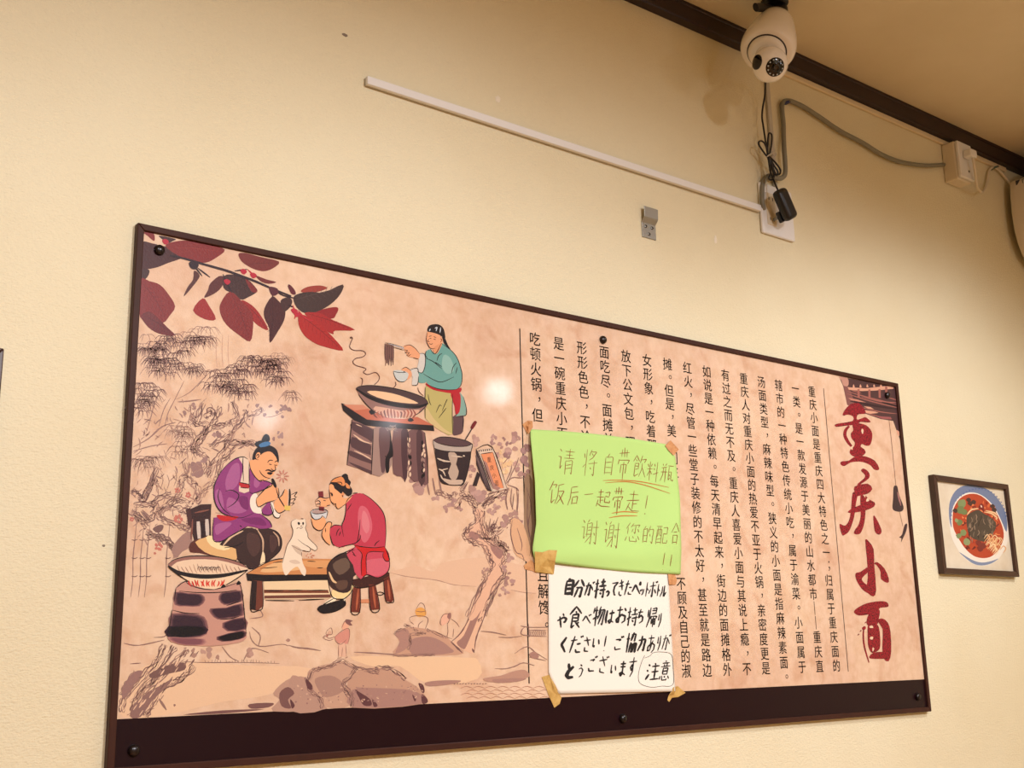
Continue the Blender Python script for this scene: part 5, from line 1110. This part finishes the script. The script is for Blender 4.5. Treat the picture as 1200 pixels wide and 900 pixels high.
# ================================================================ wall fixtures
M_pvc = mat('white_plastic', (232, 230, 226), rough=0.38, spec=0.4)
M_cream = mat('cream_plastic', (224, 212, 188), rough=0.4, spec=0.4)
M_greyp = mat('grey_sheath', (128, 124, 108), rough=0.55)
M_cond = mat('pale_grey_duct', (186, 178, 162), rough=0.5)
M_blk = mat('black_plastic', (20, 18, 18), rough=0.4, spec=0.45)
M_steel = mat('brushed_steel', (168, 168, 162), rough=0.42, metal=0.8, bump=(400, 0.05, (1, 1, 0.1)))
M_dsteel = mat('screw_steel', (120, 116, 108), rough=0.35, metal=0.9)
# white cable duct
def duct():
    yf = -0.0125
    xl, xr = P(431, 91, yf).x, P(892, 238, yf).x
    zt = (P(431, 91, yf).z + P(892, 238, yf).z) / 2; zb = (P(430, 99.6, yf).z + P(891.5, 245.5, yf).z) / 2
    t = thing('cable_duct', 'long white plastic cable duct running straight along the wall above the poster', 'cable duct', ((xl + xr) / 2, 0, zb))
    g = G(); g.box(xl + 0.001, xr, -0.006, -0.0003, zb + 0.0005, zt - 0.0005, M_cond); g.build('base_channel', t)
    g = G(); g.box(xl, xr, yf, -0.0045, zb, zt, M_pvc); g.build('cover', t, bevel=0.0015)
    return xr
duct()
# wall socket plate
xa, xb, za, zb = 1.905, 2.016, CAM.z + 0.8965, CAM.z + 1.0165
so_ = thing('wall_socket', 'wide white wall socket plate with a black adapter plugged in', 'socket', ((xa + xb) / 2, 0, za))
o = G().box(xa, xb, -0.0085, -0.0003, za, zb, M_pvc).build('plate', so_, bevel=0.004, seg=3)
for xc in (xa + 0.032,):
    o = G().box(xc - 0.015, xc + 0.015, -0.0105, -0.008, za + 0.022, zb - 0.022, M_cream).build('socket_insert', so_, bevel=0.001)
    for zc in (za + 0.036, za + 0.084):
        g = G()
        for dx in (-0.0063, 0.0063): g.box(xc + dx - 0.001, xc + dx + 0.001, -0.0108, -0.0104, zc - 0.0035, zc + 0.0035, M_blk)
        g.build('slot', so_.children[-1])
# black adapter, its prongs and bundled cord
ya = -0.046
A, B = P(911.5, 222.5, ya), P(926.5, 257.5, ya)
ad = thing('power_adapter', 'black plug-in power adapter hanging from the wall socket with a bundled black cord', 'adapter', tuple((A + B) / 2))
d = (B - A); d.y = 0; L = d.length; d.normalize(); n_ = Vector((d.z, 0, -d.x))
if n_.x < 0: n_ = -n_
def obox(c0, c1, hw, y0, y1, m):
    vs = []
    for y in (y0, y1):
        for c, s_ in ((c0, -1), (c0, 1), (c1, 1), (c1, -1)): 
            q = c + n_ * hw * s_; vs.append((q.x, y, q.z))
    return G().prism([vs[0], vs[1], vs[2], vs[3]], [vs[4], vs[5], vs[6], vs[7]], m)
o = fixn(obox(A, B, 0.019, ya - 0.014, ya + 0.010, M_blk).build('body', ad, bevel=0.010, seg=4)); autosmooth(o, 50)
c1 = A.lerp(B, 0.62); c2 = A.lerp(B, 0.97)
fixn(obox(c1 - n_ * 0.002, c2 - n_ * 0.002, 0.0175, ya + 0.008, ya + 0.017, M_blk).build('plug_block', ad, bevel=0.002))
for s_ in (-1, 1):
    c = A.lerp(B, 0.80) + n_ * (0.0063 * s_ - 0.004)
    g = G(); g.box(c.x - 0.0008, c.x + 0.0008, ya + 0.016, -0.0100, c.z - 0.003, c.z + 0.003, M_steel); lab(g.build('prong', ad), 'metal prong')
yc = -0.030
cord = G()
cord.tube([P(911.5, 222.5, ya + 0.0), P(908.5, 216, -0.040), P(906, 209, -0.034), P(903, 202, -0.030), P(901, 190, -0.03), P(899, 178, -0.03), P(897, 165, -0.026), P(894.5, 148, -0.022), P(893, 137, -0.02), P(894, 125, -0.022), P(896.3, 112, -0.03), P(897, 98, -0.05), P(898.5, 88, -0.10)], 0.0021, M_blk)
lp = lambda pts, y: cord.tube([P(x, yy, y + 0.0015 * math.sin(i * 2.1)) for i, (x, yy) in enumerate(pts)], 0.0020, M_blk, closed=True, sub=5)
lp([(899, 183), (894, 177), (889.5, 170), (889.5, 166), (893, 165.5), (896.5, 169), (899, 177)], -0.031)
lp([(900, 183), (899.5, 170), (900.5, 158), (902.5, 156), (904.5, 159), (904, 170), (901.5, 181)], -0.029)
lp([(902, 184), (909, 191), (914.5, 199), (913.5, 204), (909, 203.5), (905, 194), (902, 187)], -0.031)
lp([(902, 185), (907, 194), (911, 200), (911, 204.5), (907, 203), (904, 195), (901.5, 187)], -0.027)
lp([(901, 185), (902.5, 194), (903, 202), (901, 209), (904, 211), (907, 207), (905, 196), (902.5, 187)], -0.033)
cord.build('cord', ad, smooth=True)
g = G(); g.tube([P(898.5, 184, -0.034), P(901, 181.5, -0.036), P(904, 180, -0.035), P(905, 183, -0.028), P(900, 185.5, -0.027), P(898.5, 184, -0.033), P(903, 181, -0.037), P(907, 178, -0.036), P(909.5, 180, -0.035), P(908, 183, -0.035), P(905.5, 181, -0.036)], 0.0011, M_cond); lab(g.build('twist_tie', ad, smooth=True), 'pale twist tie')
# pale vertical duct behind the cord
xd = P(900, 110, -0.005).x
g = G(); g.box(xd - 0.0065, xd + 0.0065, -0.0075, -0.0003, zb + 0.001, ZB - 0.0155, M_cond)
tag(g.build('cable_conduit', bevel=0.002), 'narrow pale grey conduit running up the wall behind the black cord', 'conduit')
# grey cable from the socket to the surface box
gc = G()
yk = -0.0155
gp = [(894.8, 246), (893.2, 236), (893.0, 226), (893.6, 216), (896.5, 209), (901, 206.3), (906, 206.8), (911, 208.8), (915.5, 208.8), (919, 206), (920.3, 200), (920, 190), (919, 176), (918.3, 160), (918, 145), (916.5, 130), (917, 121), (921, 118.3), (927, 118.8), (941, 125), (960, 137), (985, 154), (1010, 167), (1030, 179.5), (1048, 187.5), (1064, 191.5), (1085, 194), (1106, 193)]
gc.tube([P(x, y, (-0.010 if i < 6 or i > 12 else -0.019) if i > 0 else -0.006) for i, (x, y) in enumerate(gp)], 0.0056, M_greyp, n=10, sub=5)
tag(gc.build('grey_cable', smooth=True), 'thick grey cable looping from the wall socket up and across to the surface box', 'cable')
def clip(px, py, col, nm, lbl, sz=0.008):
    c = P(px, py, -0.012); m = mat('clip_' + nm, col, rough=0.5)
    g = G(); g.tube([c + Vector((-sz, 0.010, -0.003)), c + Vector((-sz * 0.7, -0.004, 0.0)), c + Vector((0, -0.008, 0.002)), c + Vector((sz * 0.7, -0.004, 0.004)), c + Vector((sz, 0.010, 0.006))], 0.0028, m)
    g.lathe([(0.0032, -0.002), (0.0032, 0.001), (0.001, 0.002)], M_dsteel, c + Vector((0, -0.010, 0.002)), (0, -1, 0), n=12)
    tag(g.build('cable_clip', smooth=True), lbl, 'cable clip')
clip(922, 121.5, (40, 52, 110), 'blue', 'small blue clip holding the bend of the grey cable')
# surface socket box near the cornice
X0 = P(1104.3, 190, 0).x; yf = PX(1121.5, 165, X0).y
zt = (P(1104.5, 169.5, 0).z + PX(1121.5, 163.5, X0).z) / 2; zlo = P(1108, 215, 0).z
zt = min(zt, ZB - 0.0165)
xe = P(1138, 172, yf).x
bx = thing('surface_socket', 'white surface-mounted socket box under the cornice with a white plug in it', 'socket', ((X0 + xe) / 2, 0, zlo))
G().box(X0, xe, yf + 0.010, -0.0004, zlo, zt, M_cream).build('housing', bx, bevel=0.004, seg=3)
G().box(X0 + 0.001, xe - 0.001, yf, yf + 0.0098, zlo + 0.004, zt - 0.002, M_pvc).build('face_plate', bx, bevel=0.003, seg=3)
g = G(); g.lathe([(0.003, 0), (0.003, 0.0015), (0.001, 0.002)], M_dsteel, P(1135.5, 201, yf - 0.0002), (0, -1, 0), n=14); g.build('screw', bx)
# white plug and cord of the air conditioner
pc = P(1136, 181, yf - 0.012)
pl = thing('plug_cord', 'white plug with a thin cream cord leading from the surface box to the air conditioner', 'plug', tuple(pc))
G().box(pc.x - 0.014, pc.x + 0.016, yf - 0.026, yf - 0.0006, pc.z - 0.011, pc.z + 0.011, M_pvc).build('plug_body', pl, bevel=0.005, seg=3)
g = G(); g.tube([Vector((pc.x + 0.004, yf - 0.018, pc.z - 0.010)), Vector((pc.x + 0.006, yf - 0.018, pc.z - 0.03)), P(1143.5, 205, yf - 0.012), P(1144.5, 216, yf - 0.008), P(1147, 222, yf + 0.01), P(1150.5, 225, -0.03), P(1154, 221, -0.012), P(1157, 212, -0.008), P(1158.5, 202, -0.008), P(1161.5, 197, -0.009), P(1166, 196.5, -0.0095), P(1172, 201, -0.009), P(1179, 209, -0.009), P(1184, 216, -0.009)], 0.0035, M_cream, sub=5)
g.build('cord', pl, smooth=True)
clip(1166, 197, (70, 96, 84), 'green', 'small dull green clip holding the cream cord below the cornice', 0.006)
# air conditioner on the right-hand wall, only its near end in the picture
M_ac = mat('air_conditioner_white', (222, 212, 194), rough=0.4, spec=0.4)
ye = -0.022
prof = [P(x, y, ye) for x, y in ((1184.6, 212.6), (1182.9, 216.5), (1183.3, 230), (1185, 250), (1188, 270), (1192.3, 286), (1197, 298.5), (1201, 306), (1207, 313))]
pr = [(p.x, p.z) for p in prof]
full = pr + [(pr[-1][0] + 0.05, pr[-1][1] - 0.012), (XR - 0.001, pr[-1][1] - 0.01), (XR - 0.001, pr[0][1] + 0.004), (XR - 0.06, pr[0][1] + 0.004)]
ac = thing('air_conditioner', 'white wall air conditioner cut off by the right edge of the picture', 'air conditioner', (XR - 0.12, ye - 0.4, full[-3][1]))
g = G(); g.prism([(x, ye, z) for x, z in full], [(x, ye - 0.8, z) for x, z in full], M_ac)
o = fixn(g.build('casing', ac, bevel=0.004, seg=3)); autosmooth(o, 35)
g = G(); q = [(x - 0.0015, z) for x, z in pr[1:7]]; q2 = [(x + 0.003, z) for x, z in reversed(pr[1:7])]
g.prism([(x, ye - 0.012, z) for x, z in q + q2], [(x, ye - 0.788, z) for x, z in q + q2], M_ac); o = fixn(g.build('front_panel', ac)); autosmooth(o, 35)
M_logo = mat('logo_ink', (40, 44, 60), rough=0.5)
lg = G(); zl = P(1191, 222, ye).z; xl = pr[1][0] - 0.003
def putx(ch, y0, z0, em):
    vs, fs = glyph(ch); pts = [(xl - 0.0002 + (z0 - pr[1][1] - 0) * 0.0, y0 - a * em, z0 + b * em) for a, b in vs]
    lg.add(pts, [f if (Vector(pts[f[1]]) - Vector(pts[f[0]])).cross(Vector(pts[f[2]]) - Vector(pts[f[0]])).x < 0 else f[::-1] for f in fs], M_logo)
lg.add([(xl - 0.0002, ye - 0.020, zl + 0.009), (xl - 0.0002, ye - 0.034, zl + 0.009), (xl - 0.0002, ye - 0.020, zl - 0.009)], [(0, 2, 1)], M_logo)
yy = ye - 0.037
for ch, adv in zip('DAIKIN', (0.72, 0.68, 0.3, 0.68, 0.3, 0.72)): putx(ch, yy, zl - 0.0075, 0.022); yy -= adv * 0.022
lab(lg.build('logo', ac), 'small dark lettering on the front')
# steel hook bracket
hx0, hx1 = P(752.3, 265, -0.002).x, P(768.4, 270, -0.002).x
hb = P(760, 279.2, -0.002).z; hm = P(760, 262.5, -0.002).z; hk = P(762, 256.5, -0.009).z; ht = P(763, 243.5, -0.011).z
br = thing('hook_bracket', 'small bent steel hook bracket screwed to the bare wall above the poster', 'hook', ((hx0 + hx1) / 2, 0, hb))
pf = [(-0.0004, hb), (-0.0024, hb), (-0.0024, hm), (-0.0045, hm + 0.003), (-0.0085, hk - 0.001), (-0.0105, hk + 0.002), (-0.0115, ht), (-0.0098, ht), (-0.0088, hk + 0.002), (-0.007, hk), (-0.0004, hm + 0.0012)]
g = G(); g.prism([(hx0, y, z) for y, z in pf], [(hx1, y, z) for y, z in pf], M_steel); fixn(g.build('bent_plate', br, bevel=0.0005))
for px, py in ((756.8, 265.2), (764.2, 267.4), (760.7, 274.4)):
    c = P(px, py, -0.0026); g = G(); g.lathe([(0.0034, 0), (0.0032, 0.0008), (0.002, 0.0014), (0.0003, 0.0016)], M_dsteel, c, (0, -1, 0), n=16)
    g.box(c.x - 0.0026, c.x + 0.0026, c.y - 0.0018, c.y - 0.0012, c.z - 0.0004, c.z + 0.0004, M_blk); g.box(c.x - 0.0004, c.x + 0.0004, c.y - 0.0018, c.y - 0.0012, c.z - 0.0026, c.z + 0.0026, M_blk)
    fixn(g.build('screw', br))
# marks left on the wallpaper
M_dab = mat('filler', (236, 226, 204), rough=0.7); M_gdab = mat('scuff', (132, 118, 102), rough=0.8); M_dabt = mat('pale_filler', (206, 186, 156), rough=0.8)
def dab(px, py, rx, rz, m, label, cat='wall mark', h=0.0012, seed=1):
    r_ = random.Random(seed); c = P(px, py, 0); n = 16; g = G()
    rad = [r_.uniform(0.78, 1.15) for _ in range(n)]
    rings = []
    for k, hh in ((1.0, 0.0), (0.75, 0.7), (0.35, 1.0)):
        rings += [(c.x + rx * k * rad[i] * math.cos(2 * math.pi * i / n), -0.0002 - h * hh, c.z + rz * k * rad[i] * math.sin(2 * math.pi * i / n)) for i in range(n)]
    fs = [(a * n + i, a * n + (i + 1) % n, (a + 1) * n + (i + 1) % n, (a + 1) * n + i) for a in range(2) for i in range(n)] + [tuple(2 * n + i for i in range(n))]
    g.add(rings, fs, m); o = fixn(g.build('wall_mark', smooth=True)); return tag(o, label, cat)
dab(583.5, 116, 0.0066, 0.0070, M_dab, 'small round pale dab of filler just above the white duct', seed=3)
dab(838.5, 281, 0.0042, 0.0095, M_dab, 'white chip of paint right of the steel hook bracket', seed=5)
o = dab(404, 41, 0.0065, 0.0032, M_gdab, 'grey scuff near the top of the wall, above the left end of the duct', h=0.0004, seed=7)
dab(121.5, 639.5, 0.0022, 0.0016, M_gdab, 'tiny dark speck on the wall left of the poster', h=0.0006, seed=9)

# ================================================================ framed noodle picture at the right
M_wood = mat('brown_picture_frame', (74, 48, 36), rough=0.38, spec=0.4, var=(40, (62, 40, 30), 0.3, 0.7))
def frame(x0, x1, z0, z1, yfr, rw, label, group=None):
    t = thing('picture_frame', label, 'picture', ((x0 + x1) / 2, 0, z0), group)
    O = [(x0, z1), (x1, z1), (x1, z0), (x0, z0)]; I = [(x0 + rw, z1 - rw), (x1 - rw, z1 - rw), (x1 - rw, z0 + rw), (x0 + rw, z0 + rw)]
    for i in range(4):
        j = (i + 1) % 4
        f = [(O[i][0], yfr, O[i][1]), (O[j][0], yfr, O[j][1]), (I[j][0], yfr, I[j][1]), (I[i][0], yfr, I[i][1])]
        fixn(G().prism(f, [(x, -0.0004, z) for x, y, z in f], M_wood).build('frame_rail', t, bevel=0.0015))
    return t
YQ = -0.016
fx0 = (P(1094.7, 554, YQ).x + P(1105.8, 671, YQ).x) / 2; fx1 = (P(1182.5, 569.5, YQ).x + P(1194.8, 677, YQ).x) / 2
fz1 = (P(1094.7, 554, YQ).z + P(1182.5, 569.5, YQ).z) / 2; fz0 = (P(1105.8, 671, YQ).z + P(1194.8, 677, YQ).z) / 2
nf = frame(fx0, fx1, fz0, fz1, YQ, 0.0135, 'small brown framed photo of a red noodle bowl on the wall right of the poster')
M_pp = mat('photo_paper', (226, 214, 190), rough=0.35, var=(14, (212, 196, 168), 0.4, 0.7))
YP2 = -0.008
lab(G().box(fx0 + 0.008, fx1 - 0.008, YP2, -0.001, fz0 + 0.008, fz1 - 0.008, M_pp).build('photo_sheet', nf), 'cream photo background')
V5 = view(1080, 540, 6)
nb = Ink(surf=lambda px, py, l: P(px, py, YP2 - l), base=0.0002, pen=1.4)
nb.fill(V5, [(192, 360), (200, 285), (235, 215), (290, 178), (345, 170), (410, 180), (470, 205), (530, 260), (580, 340), (608, 430), (612, 520), (590, 610), (540, 690), (480, 730), (420, 738), (350, 720), (280, 660), (220, 560), (196, 460)], (236, 228, 212))
nb.fill(V5, [(192, 360), (200, 285), (235, 215), (290, 178), (345, 170), (410, 180), (470, 205), (530, 260), (580, 340), (600, 420), (596, 500), (560, 420), (500, 310), (420, 240), (340, 222), (270, 250), (222, 320), (208, 400), (212, 470), (198, 430)], (112, 126, 156))
nb.fill(V5, [(262, 640), (350, 716), (420, 736), (490, 722), (540, 688), (490, 705), (420, 715), (350, 694)], (124, 138, 164))
for i in range(26):
    a = math.radians(185 + i * 6.6); x = 400 + 196 * math.cos(a); y = 430 + 235 * math.sin(a)
    nb.line(V5, [(x - 6, y - 4), (x + 5, y), (x - 4, y + 6)], 0.5, (72, 92, 148))
nb.fill(V5, [(214, 420), (222, 330), (268, 258), (340, 226), (420, 240), (500, 312), (560, 420), (584, 510), (574, 580), (530, 650), (480, 685), (420, 690), (360, 672), (300, 620), (250, 540), (222, 480)], (244, 232, 214))
nb.fill(V5, [(218, 418), (226, 335), (270, 264), (340, 232), (418, 246), (496, 318), (554, 424), (578, 510), (566, 580), (524, 645), (478, 678), (420, 684), (362, 666), (304, 614), (254, 536), (226, 480)], (180, 66, 36))
rn = random.Random(5)
for i in range(90):
    a = rn.uniform(0, 6.28); q = math.sqrt(rn.random()) * 0.92; x = 396 + 165 * q * math.cos(a); y = 458 + 205 * q * math.sin(a)
    nb.line(V5, [(x, y), (x + rn.uniform(-18, 18), y + rn.uniform(-16, 16)), (x + rn.uniform(-26, 26), y + rn.uniform(-24, 24))], rn.uniform(0.7, 1.8), rn.choice([(222, 112, 62), (150, 44, 34), (236, 140, 84), (176, 58, 40), (110, 34, 32)]))
for x, y, r in ((285, 300, 30), (272, 345, 28), (300, 360, 22), (266, 432, 22), (262, 528, 20), (292, 505, 22), (316, 570, 26), (245, 420, 14)):
    nb.fill(V5, [(x + r * rn.uniform(0.8, 1.1) * math.cos(k), y + r * rn.uniform(0.85, 1.15) * math.sin(k)) for k in [j * 0.9 for j in range(7)]], rn.choice([(126, 142, 92), (140, 152, 104), (110, 124, 76)]))
for x, y in ((330, 275), (365, 290), (340, 300), (235, 350), (498, 320), (510, 345)): nb.fill(V5, [(x - 18, y), (x, y - 16), (x + 18, y - 2), (x + 6, y + 18)], (70, 44, 40))
nb.fill(V5, [(318, 392), (350, 362), (400, 345), (440, 372), (490, 400), (524, 440), (515, 490), (480, 530), (450, 568), (400, 560), (360, 545), (330, 510), (318, 450)], (74, 62, 52))
for i in range(46):
    x = rn.uniform(330, 505); y = rn.uniform(375, 545); nb.line(V5, [(x, y), (x + rn.uniform(-10, 10), y + 20), (x + rn.uniform(-14, 14), y + 40)], rn.uniform(0.4, 1.1), rn.choice([(48, 38, 34), (112, 96, 80), (92, 78, 64), (140, 118, 98)]))
for i in range(22):
    x = rn.uniform(430, 560); y = rn.uniform(540, 650); nb.line(V5, [(x, y), (x + 22, y - 28), (x + 40, y - 8), (x + 20, y + 22)], 0.8, rn.choice([(240, 204, 156), (232, 186, 130), (222, 160, 104)]))
nb.lines(V5, [[(440, 360), (490, 370), (530, 400), (520, 410)], [(320, 380), (350, 345), (400, 335)], [(450, 350), (510, 365), (530, 385)]], 1.2, (238, 200, 150))
nb.fill(V5, [(398, 330), (420, 300), (438, 320), (440, 360), (420, 345)], (120, 26, 28)); nb.line(V5, [(416, 312), (424, 328)], 1.2, (240, 210, 190))
for x, y in ((400, 580), (430, 600), (410, 620)): nb.fill(V5, [(x - 22, y - 10), (x + 6, y - 22), (x + 24, y + 4), (x, y + 20)], (120, 40, 36))
lab(nb.build('noodle_photo', nf), 'photo of red noodles with dark meat in a blue-rimmed bowl')
# dark picture frame cut off by the left edge
fr = P(5.2, 408.3, -0.014)
f2 = frame(fr.x - 0.34, fr.x, fr.z - 0.24, fr.z, -0.014, 0.0125, 'dark picture frame cut off by the left edge of the picture')
G().box(fr.x - 0.332, fr.x - 0.008, -0.007, -0.001, fr.z - 0.232, fr.z - 0.008, M_pp).build('photo_sheet', f2)

# ================================================================ security camera under the ceiling
M_cam = mat('camera_white', (240, 234, 226), rough=0.22, spec=0.5, coat=0.3)
M_lens = mat('lens_black', (10, 10, 12), rough=0.12, spec=0.6)
M_led = mat('led_clear', (196, 204, 210), rough=0.25, spec=0.6)
M_gasket = mat('gasket', (52, 48, 54), rough=0.5)
T = P(909.5, 22.5, -0.138); Bq = P(898.7, 61, -0.162)
hc = P(902.3, 75.5, -0.186); pxm = (R.transposed() @ (hc - CAM)).z * -1 / F     # metres per pixel there
rb = 20.8 * pxm
sc = thing('security_camera', 'white ball-headed security camera hanging under the ceiling by the cornice', 'camera', tuple(T))
ax = (Bq - T); Lh = ax.length; ax.normalize()
Rh = 31.6 * pxm
side = R @ Vector((-1, -0.25, 0))
prof = [(0.012, 0.0), (0.44 * Rh, 0.001), (0.60 * Rh, 0.05 * Lh), (0.70 * Rh, 0.16 * Lh), (0.80 * Rh, 0.34 * Lh), (0.90 * Rh, 0.54 * Lh), (0.97 * Rh, 0.70 * Lh), (1.0 * Rh, 0.83 * Lh), (0.985 * Rh, 0.91 * Lh), (0.93 * Rh, 0.97 * Lh), (0.84 * Rh, 0.995 * Lh), (0.01, 1.0 * Lh)]
g = G(); g.lathe(prof, M_cam, T, ax, n=56, xdir=side, sx=1.05); o = fixn(g.build('housing', sc)); autosmooth(o, 60)
b0 = T + ax * (0.995 * Lh)
g = G(); g.lathe([(0.74 * Rh, -0.002), (0.75 * Rh, 0.0015), (0.70 * Rh, 0.002)], M_gasket, b0, ax, n=48); fixn(g.build('ring_gap', sc, smooth=True))
g = G(); g.lathe([(0.70 * Rh, -0.002), (0.70 * Rh, 0.006), (0.66 * Rh, 0.011), (0.55 * Rh, 0.014), (0.01, 0.0145)], M_cam, b0, ax, n=48); o = fixn(g.build('turntable', sc)); autosmooth(o, 50)
b1 = b0 + ax * 0.008
g = G(); g.tube([b1, b1.lerp(hc, 0.5), hc], lambda u: rb * (0.62 + 0.02 * u), M_cam, n=28, sub=1); o = fixn(g.build('neck', sc)); autosmooth(o, 50)
g = G(); n1, n2 = 28, 40; up = R @ Vector((0.3, 0.9, 0.2))
sp = [(rb * math.sin(math.pi * i / n1) + 1e-5, -rb * math.cos(math.pi * i / n1)) for i in range(n1 + 1)]
g.lathe(sp, M_cam, hc, up, n=n2); head = fixn(g.build('head', sc, smooth=True))
def cap(nx, ny, ang, m, nm, par, lift=1.012, flatten=0.0):
    nz = math.sqrt(max(0.0, 1 - nx * nx - ny * ny)); w_ = (CAM - hc).normalized(); a_ = R @ Vector((1, 0, 0)); a_ = (a_ - w_ * a_.dot(w_)).normalized(); d_ = a_ * nx + w_.cross(a_) * ny + w_ * nz; d_.normalize()
    pr_ = [(rb * lift * math.sin(ang * k / 8) + 1e-5, rb * lift * (math.cos(ang * k / 8) * (1 - flatten) + flatten * math.cos(ang))) for k in range(8, -1, -1)]
    g = G(); g.lathe([(pr_[0][0], rb * 0.8)] + pr_, m, hc, d_, n=36); return autosmooth(fixn(g.build(nm, par)), 50), d_
lens, ld = cap(0.33, -0.165, math.radians(31.5), M_lens, 'lens_face', sc)
cap(-0.78, 0.13, math.radians(24.5), M_lens, 'side_sensor', sc)
u_ = ld.orthogonal().normalized(); v_ = ld.cross(u_)
zf = rb * 1.012
for k in range(12):
    q = 2 * math.pi * (k + 0.5) / 12; c = hc + ld * (zf * math.cos(math.radians(24.5))) + (u_ * math.cos(q) + v_ * math.sin(q)) * zf * math.sin(math.radians(24.5))
    g = G(); g.lathe([(0.0016, -0.001), (0.0016, 0.0004), (0.0008, 0.001), (0.0001, 0.0011)], M_led, c, ld, n=12); fixn(g.build('led', lens, smooth=True))
g = G(); c = hc + ld * (zf + 0.0016); g.lathe([(rb * 0.24, -0.003), (rb * 0.24, 0.002), (rb * 0.19, 0.003), (rb * 0.15, 0.0018), (0.0005, 0.0024)], M_lens, c, ld, n=32); autosmooth(fixn(g.build('lens_barrel', lens)), 40)
# black ceiling mount
top = Vector((T.x + 0.004, T.y + 0.004, ZC))
mt = sc
g = G(); g.lathe([(0.030, -0.0005), (0.030, -0.005), (0.024, -0.008), (0.012, -0.009)], M_blk, top, (0, 0, 1), n=32); lab(autosmooth(fixn(g.build('mount_base', mt)), 40), 'black ceiling mount')
j = T - ax * 0.010
g = G(); g.tube([top - Vector((0, 0, 0.008)), j - ax * 0.028], 0.0085, M_blk, n=18, sub=1); lab(g.build('mount_stem', mt, smooth=False), 'black mount stem')
g = G(); g.lathe([(0.010, -0.034), (0.020, -0.031), (0.0215, -0.022), (0.0215, -0.006), (0.018, 0.001), (0.012, 0.011)], M_blk, j, ax, n=20); lab(autosmooth(fixn(g.build('lock_collar', mt)), 30), 'black ridged collar')
e0 = j - ax * 0.022; e1 = P(885.5, 8.5, j.y - 0.012)
g = G(); g.tube([e0, e0.lerp(e1, 0.5) + Vector((0, 0, 0.003)), e1], lambda u: 0.0105 - 0.001 * u, M_blk, n=16, sub=4, flat=0.65); lab(autosmooth(g.build('mount_lever', mt), 50), 'black lever')

# keep only real objects
bpy.data.objects.remove(_fo)
